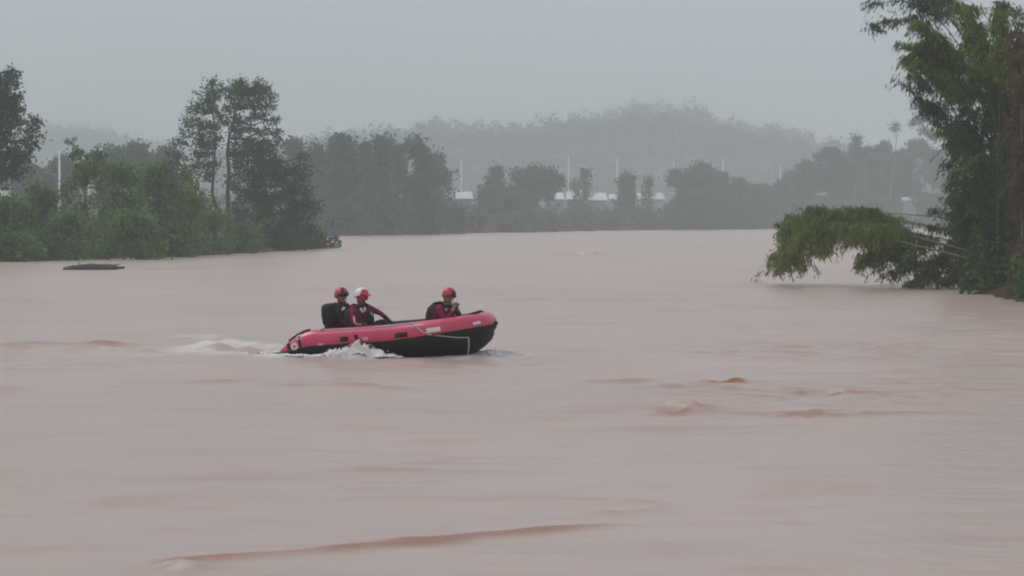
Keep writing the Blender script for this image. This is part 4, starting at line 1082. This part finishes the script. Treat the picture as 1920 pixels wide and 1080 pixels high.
def make_person(label, base, J, facing, group='crew of the boat', pants='suit_pants', gloves=True):
    """J: joints relative to the pelvis, boat frame. One continuous skinned body."""
    root = empty('person'); root.matrix_world = BOAT @ Matrix.Translation(base) @ Matrix.Scale(1.07, 4)
    tag(root, label, 'person', group)
    V, E, Rr = [], [], []
    def add(p, r, par=None):
        V.append(tuple(p)); Rr.append(r if isinstance(r, tuple) else (r, r))
        if par is not None: E.append((par, len(V) - 1))
        return len(V) - 1
    pel = add((0, 0, 0), (.14, .12))
    chest = Vector(J['chest']); neck = Vector(J['neck']); head = Vector(J['head'])
    sp1 = add(chest * 0.5, (.14, .11), pel); c1 = add(chest, (.155, .12), sp1)
    nb = add(chest * 0.25 + neck * 0.75, (.10, .085), c1); n1 = add(neck, .058, nb)
    hd = head - neck
    h1 = add(neck + hd * 0.45, .068, n1); h2 = add(head, (.088, .098), h1); add(head + hd.normalized() * 0.085, .062, h2)
    for sd in ('l', 'r'):
        sh = Vector(J['sh_' + sd]); el = Vector(J['el_' + sd]); wr = Vector(J['wr_' + sd])
        a = add(sh, .066, nb); b_ = add((sh + el) / 2, .058, a); c = add(el, .046, b_); d_ = add((el + wr) / 2, .044, c); w = add(wr, .030, d_)
        palm, ch, th = hand_chain(wr, J.get('hd_' + sd, wr - el), 1 if sd == 'l' else -1)
        pm = add(palm, (.038, .020), w)
        for c_ in ch + [th]:
            par = pm
            for p, r in c_: par = add(p, r, par)
        hip = Vector(J['hip_' + sd]); kn = Vector(J['kn_' + sd]); an = Vector(J['an_' + sd])
        a = add(hip, .088, pel); b_ = add((hip + kn) / 2, .080, a); c = add(kn, .060, b_); d_ = add((kn + an) / 2 , .056, c); e = add(an, .042, d_)
        add(an + Vector(J.get('toe_' + sd, (0.16, 0, -0.05))), (.045, .03), e)
    me = bpy.data.meshes.new('tmp'); me.from_pydata(V, E, []); me.update()
    ob = bpy.data.objects.new('tmp', me); col.objects.link(ob)
    sk = ob.modifiers.new('skin', 'SKIN'); sk.use_smooth_shade = True
    if not me.skin_vertices:
        bpy.context.view_layer.objects.active = ob
        bpy.ops.object.select_all(action='DESELECT') if bpy.ops.object.select_all.poll() else None
    if not me.skin_vertices:
        bm = bmesh.new(); bm.from_mesh(me); bm.verts.layers.skin.verify(); bm.to_mesh(me); bm.free()
    for i, sv in enumerate(me.skin_vertices[0].data):
        sv.radius = Rr[i]; sv.use_root = (i == 0)
    ss = ob.modifiers.new('sub', 'SUBSURF'); ss.levels = 2; ss.render_levels = 2
    dg = bpy.context.evaluated_depsgraph_get(); dg.update()
    ev = bpy.data.meshes.new_from_object(ob.evaluated_get(dg)); ev.name = 'body'
    bpy.data.objects.remove(ob); bpy.data.meshes.remove(me)
    ev.materials.clear()
    for k in ('suit_red', pants, 'skin', 'glove'): ev.materials.append(M[k])
    wl, wr_ = Vector(J['wr_l']), Vector(J['wr_r'])
    neck_c = neck + hd * 0.15
    legs = [(Vector(J['hip_' + s_]), Vector(J['kn_' + s_]), Vector(J['an_' + s_])) for s_ in 'lr']
    def segd(p, a, b_):
        e = b_ - a; t = max(0, min(1, (p - a).dot(e) / max(e.length_squared, 1e-9))); return (p - a - e * t).length
    for pg in ev.polygons:
        c = pg.center; mi = 0
        if (c - neck_c).dot(hd) > 0 and (c - head).length < 0.22: mi = 2
        elif any((c - w).length < 0.19 and (c - w).dot(Vector(J.get('hd_' + s_, w - Vector(J['el_' + s_])))) > 0 for s_, w in (('l', wl), ('r', wr_))): mi = 3 if gloves else 2
        elif min(min(segd(c, h, k), segd(c, k, a)) for h, k, a in legs) < 0.10 and segd(c, Vector((0, 0, 0.12)), chest) > 0.12: mi = 1
        pg.material_index = mi; pg.use_smooth = True
    body = bpy.data.objects.new('body', ev); col.objects.link(body); body.parent = root
    # face
    f = Vector(facing).normalized(); up = hd.normalized(); f = (f - up * f.dot(up)).normalized(); s_ = up.cross(f)
    mt = Matrix((f, s_, up)).transposed()
    def fp(a, b_, c): return head + f * a + s_ * b_ + up * c
    for k in (-1, 1):
        MB().ball(fp(.088, .033 * k, .008), (.012, .016, .010), 8, mtx=mt).build('eye', M['eye'], root)
        MB().ball(fp(-.005, .094 * k, -.01), (.022, .012, .034), 8, mtx=mt).build('ear', M['skin'], root)
    nz = MB(); nz.loft([[fp(.088, -.010, .012), fp(.098, 0, .014), fp(.088, .010, .012)], [fp(.088, -.018, -.028), fp(.122, 0, -.026), fp(.088, .018, -.028)], [fp(.082, -.012, -.036), fp(.094, 0, -.038), fp(.082, .012, -.036)]])
    nz.build('nose', M['skin'], root)
    MB().ball(fp(.080, 0, -.058), (.014, .026, .008), 8, mtx=mt).build('mouth', M['lip'], root)
    return root, head, f, s_, up, mt


def make_helmet(root, head, f, s_, up, mt, colour):
    """colour(az, el) -> material index; az 0 is the front"""
    mats = [M['helmet_red'], M['helmet_black'], M['helmet_white']]
    nA, nE = 28, 12; V, Fc, mi = [], [], []
    def rim(az):
        fr = 0.5 * (1 + math.cos(az))           # 1 at the face
        return R(124) - R(57) * fr ** 1.7
    for j in range(nE + 1):
        for i in range(nA):
            az = 2 * math.pi * i / nA; th = rim(az) * j / nE
            rx, ry, rz = 0.135, 0.122, 0.132
            V.append(head + up * 0.022 + f * (rx * math.sin(th) * math.cos(az) - 0.006) + s_ * (ry * math.sin(th) * math.sin(az)) + up * (rz * math.cos(th)))
    for j in range(nE):
        for i in range(nA):
            i2 = (i + 1) % nA
            Fc.append((j * nA + i, (j + 1) * nA + i, (j + 1) * nA + i2, j * nA + i2))
            az = 2 * math.pi * (i + .5) / nA; az = az - 2 * math.pi if az > math.pi else az
            mi.append(colour(az, (j + .5) / nE))
    h = MB(); h.add(V, Fc, mi); ho = h.build('helmet', None, root, mats=mats)
    sol = ho.modifiers.new('thickness', 'SOLIDIFY'); sol.thickness = 0.012; sol.offset = -1
    # rim bead and peak
    MB().tube([V[nE * nA + i] for i in range(nA)] + [V[nE * nA]], 0.009, 6, caps=False).build('rim', M['helmet_black'], ho)
    # chin strap on both sides
    for k in (-1, 1):
        MB().tube([head + s_ * .115 * k + up * -.02, head + s_ * .088 * k + f * .03 + up * -.08, head + s_ * .02 * k + f * .055 + up * -.115], 0.008, 5).build('chin_strap', M['helmet_black'], ho)
    return ho


def make_vest(root, J, f, front, back, lift=0.0):
    """buoyancy vest: two shaped panels, shoulder straps and a collar round the torso"""
    chest = Vector(J['chest']); neck = Vector(J['neck']); up = (chest).normalized()
    f = Vector(f); f = (f - up * f.dot(up)).normalized(); s_ = up.cross(f)
    shv = Vector(J['sh_l']) - Vector(J['sh_r']); s_ = (shv - up * shv.dot(up)).normalized(); f = s_.cross(up)
    L = (neck - Vector((0, 0, 0))).length
    rings = []
    spec = ((0.10, .170, .165), (0.20, .195, .192), (0.45, .210, .205), (0.68, .208, .200), (0.80, .190, .172), (0.88, .145, .125))
    for h, a, b_ in spec:
        c = chest * min(1, h / 0.66) * 0.98 if h < .66 else chest + (neck - chest) * (h - .66) / .34
        rings.append([c + s_ * (a * math.copysign(abs(math.cos(t)) ** .7, math.cos(t))) + f * (b_ * math.copysign(abs(math.sin(t)) ** .7, math.sin(t))) for t in np.linspace(0, 2 * math.pi, 28, endpoint=False)])
    n_ = 28; V = [p for r in rings for p in r]; Fc, mi = [], []
    for i in range(len(rings) - 1):
        for k in range(n_):
            Fc.append((i * n_ + k, i * n_ + (k + 1) % n_, (i + 1) * n_ + (k + 1) % n_, (i + 1) * n_ + k)); mi.append(0 if k < n_ // 2 else 1)
    mb = MB(); mb.add(V, Fc, mi); v = mb.build('life_vest', None, root, mats=[M[front], M[back]])
    sol = v.modifiers.new('thickness', 'SOLIDIFY'); sol.thickness = 0.02
    for k in (-1, 1):
        pa = chest + s_ * .10 * k + f * .16 + up * .04; pb = neck * .8 + chest * .2 + s_ * .125 * k + up * .045; pc = chest + s_ * .10 * k - f * .16 + up * .04
        MB().tube([pa, pa * .4 + pb * .6 + f * .05, pb, pc * .4 + pb * .6 - f * .05, pc], 0.034, 8, flat=0.6).build('shoulder_strap', M[back], v)
    for h in (.28, .58):
        c = chest * h / .66
        MB().tube([c + s_ * (.196 * math.cos(t)) + f * (.192 * math.sin(t)) for t in np.linspace(0, 2 * math.pi, 29)], 0.013, 6, caps=False).build('belt', M['vest_black'], v)
    cr = MB(); cr.tube([neck - up * .035 + s_ * (.085 * math.cos(t)) + f * (.085 * math.sin(t)) for t in np.linspace(0, 2 * math.pi, 21)], 0.032, 8, caps=False)
    cr.build('collar', M['vest_black'], v)
    return v, chest, f, s_, up


def plate(name, c, size, mt, m, parent):
    return MB().rbox(c, size, mt).build(name, M[m] if isinstance(m, str) else m, parent)

# --- helmsman at the stern, sitting on the far tube
J = dict(chest=(0.02, 0, 0.34), neck=(0.045, 0, 0.52), head=(0.075, -.01, 0.655), sh_l=(0.12, .16, .46), sh_r=(-0.04, -.175, .455),
         el_l=(-.02, .26, .22), wr_l=(.14, .22, .10), el_r=(0.10, -.25, .22), wr_r=(0.27, -.16, .08), hip_l=(.04, .10, -.02), hip_r=(.04, -.10, -.02),
         kn_l=(.40, .05, .04), kn_r=(.40, -.20, .02), an_l=(.44, .02, -.36), an_r=(.46, -.22, -.36))
p1 = (-1.14, 0.36, 0.100)
root, hd, f, s_, up, mt = make_person('crew member at the stern in red helmet and dark vest, steering by the outboard', p1, J, (0.86, -0.5, 0.02), pants='suit_blue')
make_helmet(root, hd, f, s_, up, mt, lambda az, e: 1 if (abs(abs(az) - 0.55) < 0.28 and e > 0.2) or (e > .8 and abs(az) > 1.8) else 0)
gg = MB(); gg.tube([hd + f * (.118 * math.cos(t)) + s_ * (.105 * math.sin(t)) + up * .045 for t in np.linspace(-1.2, 1.2, 13)], 0.024, 8); gg.build('goggles', M['helmet_black'], root)
v, ch, vf, vs_, vu = make_vest(root, J, (0.86, -0.5, 0), 'vest_maroon', 'vest_maroon')
vm = Matrix((vs_, vu, vf)).transposed()
plate('reflective_tape', ch + vf * 0.19 - vs_ * .11 + vu * .09, (.085, .045, .03), vm @ Euler((0, 0, .6)).to_matrix(), 'reflect', v)
plate('reflective_tape', ch + vf * 0.205 + vs_ * .06 + vu * .02, (.045, .075, .03), vm @ Euler((0, 0, .5)).to_matrix(), 'reflect', v)
plate('reflective_tape', ch + vf * 0.215 + vs_ * .0 - vu * .10, (.055, .05, .03), vm, 'reflect', v)
plate('pocket', ch + vf * 0.205 - vs_ * .09 - vu * .07, (.10, .12, .045), vm, 'vest_black', v)

# --- second crew member, white helmet, leaning back, arm towards the bow
J = dict(chest=(0.0, -.02, 0.33), neck=(0.035, -.02, 0.49), head=(0.085, -.03, 0.625), sh_l=(0.10, .15, .43), sh_r=(-0.05, -.17, .415),
         el_l=(.34, .20, .29), wr_l=(.52, .20, .12), el_r=(.02, -.30, .16), wr_r=(.22, -.26, .12), hd_r=(.8, .2, -.1), hd_l=(.8, 0, -.5), hip_l=(.04, .10, 0), hip_r=(.04, -.10, 0),
         kn_l=(.40, .12, .16), kn_r=(.40, -.10, .12), an_l=(.58, .12, -.16), an_r=(.58, -.10, -.18))
p2 = (-0.60, -0.06, 0.110)
root, hd, f, s_, up, mt = make_person('crew member in white and red helmet leaning back amidships with one arm stretched', p2, J, (0.92, -0.38, 0.10))
ho = make_helmet(root, hd, f, s_, up, mt, lambda az, e: 0 if abs(az) < 1.05 + 0.2 * e and e > 0.30 else 2)
pk = MB(); rings = []
for t in np.linspace(-1.0, 1.0, 9):
    c0 = hd + up * .075 + f * (.118 * math.cos(t)) + s_ * (.112 * math.sin(t)); c1 = hd + up * .068 + f * (.118 * math.cos(t) + .075 * math.cos(t)) + s_ * (.118 * math.sin(t))
    rings.append([c0 + up * .006, c1 + up * .004, c1 - up * .004, c0 - up * .006])
pk.loft(rings); pk.build('peak', M['helmet_red'], ho)
vis = MB(); rings = []
for h in (.06, .03, 0.0, -.03):
    rings.append([hd + up * h + f * ((.125 - abs(h) * .1) * math.cos(t)) + s_ * (.108 * math.sin(t)) for t in np.linspace(-1.25, 1.25, 13)])
vis.loft(rings, caps=False, closed=False); vo = vis.build('visor', M['helmet_red'], ho)
vo.modifiers.new('thickness', 'SOLIDIFY').thickness = 0.006
v, ch, vf, vs_, vu = make_vest(root, J, (0.9, -0.4, 0), 'vest_maroon', 'vest_black')
vm = Matrix((vs_, vu, vf)).transposed()
for k, a in ((-1, 0.5), (1, -0.45)):
    plate('reflective_tape', ch + vf * 0.195 - vs_ * (.075 - .028 * k) + vu * .05, (.034, .12, .03), vm @ Euler((0, 0, a)).to_matrix(), 'reflect', v)
plate('pocket', ch + vf * 0.215 + vs_ * .05 - vu * .08, (.15, .19, .09), vm, 'vest_black', v)
plate('reflective_tape', ch + vf * 0.265 + vs_ * .06 - vu * .03, (.018, .09, .012), vm @ Euler((0, 0, .4)).to_matrix(), 'reflect', v)
sh, el, wr = [Vector(J[k]) for k in ('sh_r', 'el_r', 'wr_r')]
o_ = Vector((0.02, -0.058, 0.0))
MB().tube([sh * .5 + el * .5 + o_, el * .9 + sh * .1 + o_, el + Vector((.04, -.05, -.01)), el * .4 + wr * .6 + Vector((.0, -.045, 0))], [.014, .018, .018, .014], 6).build('sleeve_stripe', M['pink'], root)

# --- third crew member crouching in the bow
J = dict(chest=(0.09, 0, 0.27), neck=(0.20, -.01, 0.41), head=(0.265, -.03, 0.530), sh_l=(0.25, .16, .345), sh_r=(0.11, -.185, .335),
         el_l=(.36, .20, .17), wr_l=(.37, .03, .31), el_r=(.24, -.27, .10), wr_r=(.35, -.10, .30), hd_l=(.1, -.5, .8), hd_r=(.2, .3, .9), hip_l=(.0, .10, 0), hip_r=(.0, -.10, 0),
         kn_l=(.38, .14, .06), kn_r=(.36, -.16, .05), an_l=(.12, .16, -.11), an_r=(.10, -.18, -.11), toe_l=(-.14, 0, .0), toe_r=(-.14, 0, 0))
p3 = (0.90, -0.02, 0.100)
root, hd, f, s_, up, mt = make_person('crew member in all red helmet crouching in the bow, hands under the chin', p3, J, (0.80, -0.58, -0.05), gloves=False)
make_helmet(root, hd, f, s_, up, mt, lambda az, e: 1 if (abs(az) < .5 and .45 < e) else 0)
v, ch, vf, vs_, vu = make_vest(root, J, (0.9, -0.3, 0), 'vest_maroon', 'vest_black')
vm = Matrix((vs_, vu, vf)).transposed()
plate('reflective_tape', ch + vf * 0.19 - vs_ * .10 + vu * .07, (.07, .03, .02), vm @ Euler((0, 0, -.5)).to_matrix(), 'reflect', v)
plate('reflective_tape', ch - vs_ * .205 + vf * .05 - vu * .06, (.02, .05, .05), vm, 'reflect', v)

# ------------------------------------------------------------------ splashes along the hull
M['foam'] = mat('foam_white', (0.84, 0.81, 0.78), 0.85, 0.2, noise=(9, (0.66, 0.60, 0.55), 0.4, 0.7), bump=(22, 0.8, 0.04))
def splash(name, label, pts_, seed, drops):
    """pts_: list of (a, b, z, r) in the boat's level frame; irregular lumps and drops thrown off the hull"""
    rg = np.random.default_rng(seed); mb = MB()
    cw, sw = math.cos(YAW), math.sin(YAW)
    for (a, b_, z, ra, rb, rz) in pts_:
        c = Vector((BX + a * cw - b_ * sw, BY + a * sw + b_ * cw, z))
        n_ = 16; rings = []
        ph = rg.uniform(0, 9, 6)
        for i in range(1, 10):
            th = math.pi * i / 10
            rr = []
            for k in range(n_):
                az = 2 * math.pi * k / n_
                q = 1 + 0.22 * math.sin(3 * az + ph[0] + th * 2) + 0.16 * math.sin(5 * az + ph[1] - th * 4) + 0.14 * math.sin(7 * th + ph[2] + az * 2) + rg.uniform(-.08, .08)
                la, lb = ra * math.sin(th) * math.cos(az) * q, rb * math.sin(th) * math.sin(az) * q
                rr.append(c + Vector((la * cw - lb * sw, la * sw + lb * cw, -rz * math.cos(th) * q)))
            rings.append(rr)
        mb.loft(rings)
    for k in range(drops):
        a, b_, z, ra, rb, rz = pts_[rg.integers(len(pts_))]
        a = a + rg.normal() * ra * 0.8; b_ = b_ + rg.normal() * rb * 0.8; z = z + abs(rg.normal()) * rz * 0.9 + rz * .3
        c = (BX + a * cw - b_ * sw, BY + a * sw + b_ * cw, max(0.02, z)); r_ = rg.uniform(.006, .018)
        mb.ball(c, (r_ * rg.uniform(1, 2), r_, r_), 6)
    o = mb.build(name, M['foam'])
    return tag(o, label, 'foam', kind='stuff')

def spray_sheet(label, a0, a1, b0, b1, hgt, seed, drops, holes=0.0, nA=150, nB=34):
    """a torn sheet of broken water lying along the hull; hgt(a) is its crest height"""
    rg = np.random.default_rng(seed); cw, sw = math.cos(YAW), math.sin(YAW)
    A_, B_ = np.meshgrid(np.linspace(a0, a1, nA), np.linspace(0, 1, nB))
    n1 = vnoise(A_ / 0.16 + seed, B_ * 5) ; n2 = vnoise(A_ / 0.06 + 3 * seed, B_ * 12 + 7)
    crest = np.vectorize(hgt)(A_)
    prof = np.sin(np.pi * np.clip(B_ + 0.25 * n1, 0, 1)) ** 0.8
    Zz = crest * prof * (0.85 + 0.9 * n1 + 1.0 * n2) + 0.012
    Bw = b0 + (b1 - b0) * B_ + 0.06 * n2
    V = np.stack([BX + A_ * cw - Bw * sw, BY + A_ * sw + Bw * cw, np.maximum(Zz, -0.03)], -1).reshape(-1, 3)
    Fq = grid_faces(nA, nB)
    keep = (Zz.reshape(-1)[Fq].mean(1) > 0.02) & ((n1 + 0.6 * n2).reshape(-1)[Fq].mean(1) > holes - 0.5)
    Fq = Fq[keep]
    vs_, fs = [tuple(p) for p in V], [tuple(q) for q in Fq]
    mb = MB(); mb.add(vs_, fs)
    for k in range(drops):
        a = rg.uniform(a0, a1); c_ = hgt(a)
        if rg.random() > c_ / 0.2 + 0.1: continue
        b_ = rg.uniform(b0, b1); z = c_ * rg.uniform(0.7, 1.35) + .01; r_ = rg.uniform(.004, .011)
        mb.ball((BX + a * cw - b_ * sw, BY + a * sw + b_ * cw, z), (r_ * rg.uniform(1, 2.5), r_, r_), 6)
    o = mb.build('splash', M['foam']); tag(o, label, 'foam', kind='stuff')
spray_sheet('white splash thrown up along the near side of the boat', -1.05, 0.55, -1.22, -0.90, lambda a: (0.10 + 0.10 * math.exp(-((a + 0.30) / 0.22) ** 2) if a < -.3 else 0.20 * max(0, 1 - (a + .3) / .85)) * min(1, (a + 1.06) / 0.25) + 0.015, 5, 150)
spray_sheet('thin white water along the near stern of the boat', -2.1, -0.85, -1.3, -0.93, lambda a: 0.035, 9, 10, holes=0.2)
spray_sheet('low white spray beside the bow of the boat', 1.35, 2.75, -0.15, 0.75, lambda a: 0.09 * max(0, 1 - abs(a - 1.85) / 0.95) ** 1.2, 6, 60, holes=0.42)
spray_sheet('broken white wake behind the stern of the boat', -4.3, -2.0, -1.2, 0.9, lambda a: 0.04 * max(0, 1 - abs(a + 2.6) / 1.8), 7, 40, holes=0.72, nA=220, nB=60)

# ------------------------------------------------------------------ mist on the hill tops and the hazy air
def volume_mat(name, color, density, aniso=0.2):
    m = bpy.data.materials.new(name); m.use_nodes = True
    n = m.node_tree.nodes; l = m.node_tree.links; n.clear()
    o = n.new('ShaderNodeOutputMaterial'); v = n.new('ShaderNodeVolumePrincipled')
    v.inputs['Color'].default_value = (*color, 1); v.inputs['Density'].default_value = density; v.inputs['Anisotropy'].default_value = aniso
    l.new(v.outputs[0], o.inputs['Volume'])
    return m
def mist(cx, cyy, cz, rx, ry, rz, dens, seed, label):
    rg = np.random.default_rng(seed); ph = rg.uniform(0, 6, 6); rings = []
    for i in range(1, 14):
        th = math.pi * i / 14; rr = []
        for k in range(28):
            az = 2 * math.pi * k / 28
            q = 1 + 0.16 * math.sin(3 * az + ph[0] + th) + 0.12 * math.sin(5 * az + ph[1] - 3 * th) + 0.10 * math.sin(4 * th + ph[2])
            rr.append((cx + rx * q * math.sin(th) * math.cos(az), cyy + ry * q * math.sin(th) * math.sin(az), cz - rz * q * math.cos(th)))
        rings.append(rr)
    o = MB().loft(rings).build('mist', volume_mat('mist_air', (0.97, 0.99, 1.0), dens)); tag(o, label, 'mist', kind='stuff')
for k, (px, py, rx, rz, dn) in enumerate(((830, 222, 90, 34, .0050), (1000, 226, 90, 30, .0045), (1190, 188, 80, 44, .0070), (1310, 196, 80, 42, .0070), (1440, 226, 85, 36, .0070), (920, 222, 80, 30, .0045), (1100, 206, 70, 30, .0050), (1520, 250, 60, 26, .0060))):
    p = at(px, py, 1560); q = 1560 / F
    mist(p.x, 1560, p.z, rx * q, 36, rz * q, dn * 0.75, 40 + k, 'pale mist drifting over the hill top')
p = at(140, 232, 2110); mist(p.x, 2110, p.z, 60, 50, 12, .005, 60, 'pale mist over the distant left hill')
hz = MB()
x0, x1, y0, y1, z0, z1 = -1150, 1150, -220, 2760, -3.0, 108.0
hz.add([(x0, y0, z0), (x1, y0, z0), (x1, y1, z0), (x0, y1, z0), (x0, y0, z1), (x1, y0, z1), (x1, y1, z1), (x0, y1, z1)],
       [(0, 3, 2, 1), (4, 5, 6, 7), (0, 1, 5, 4), (1, 2, 6, 5), (2, 3, 7, 6), (3, 0, 4, 7)])
ho = hz.build('haze', volume_mat('haze_air', (0.93, 0.975, 1.0), 0.00076), smooth=False)
tag(ho, kind='stuff')
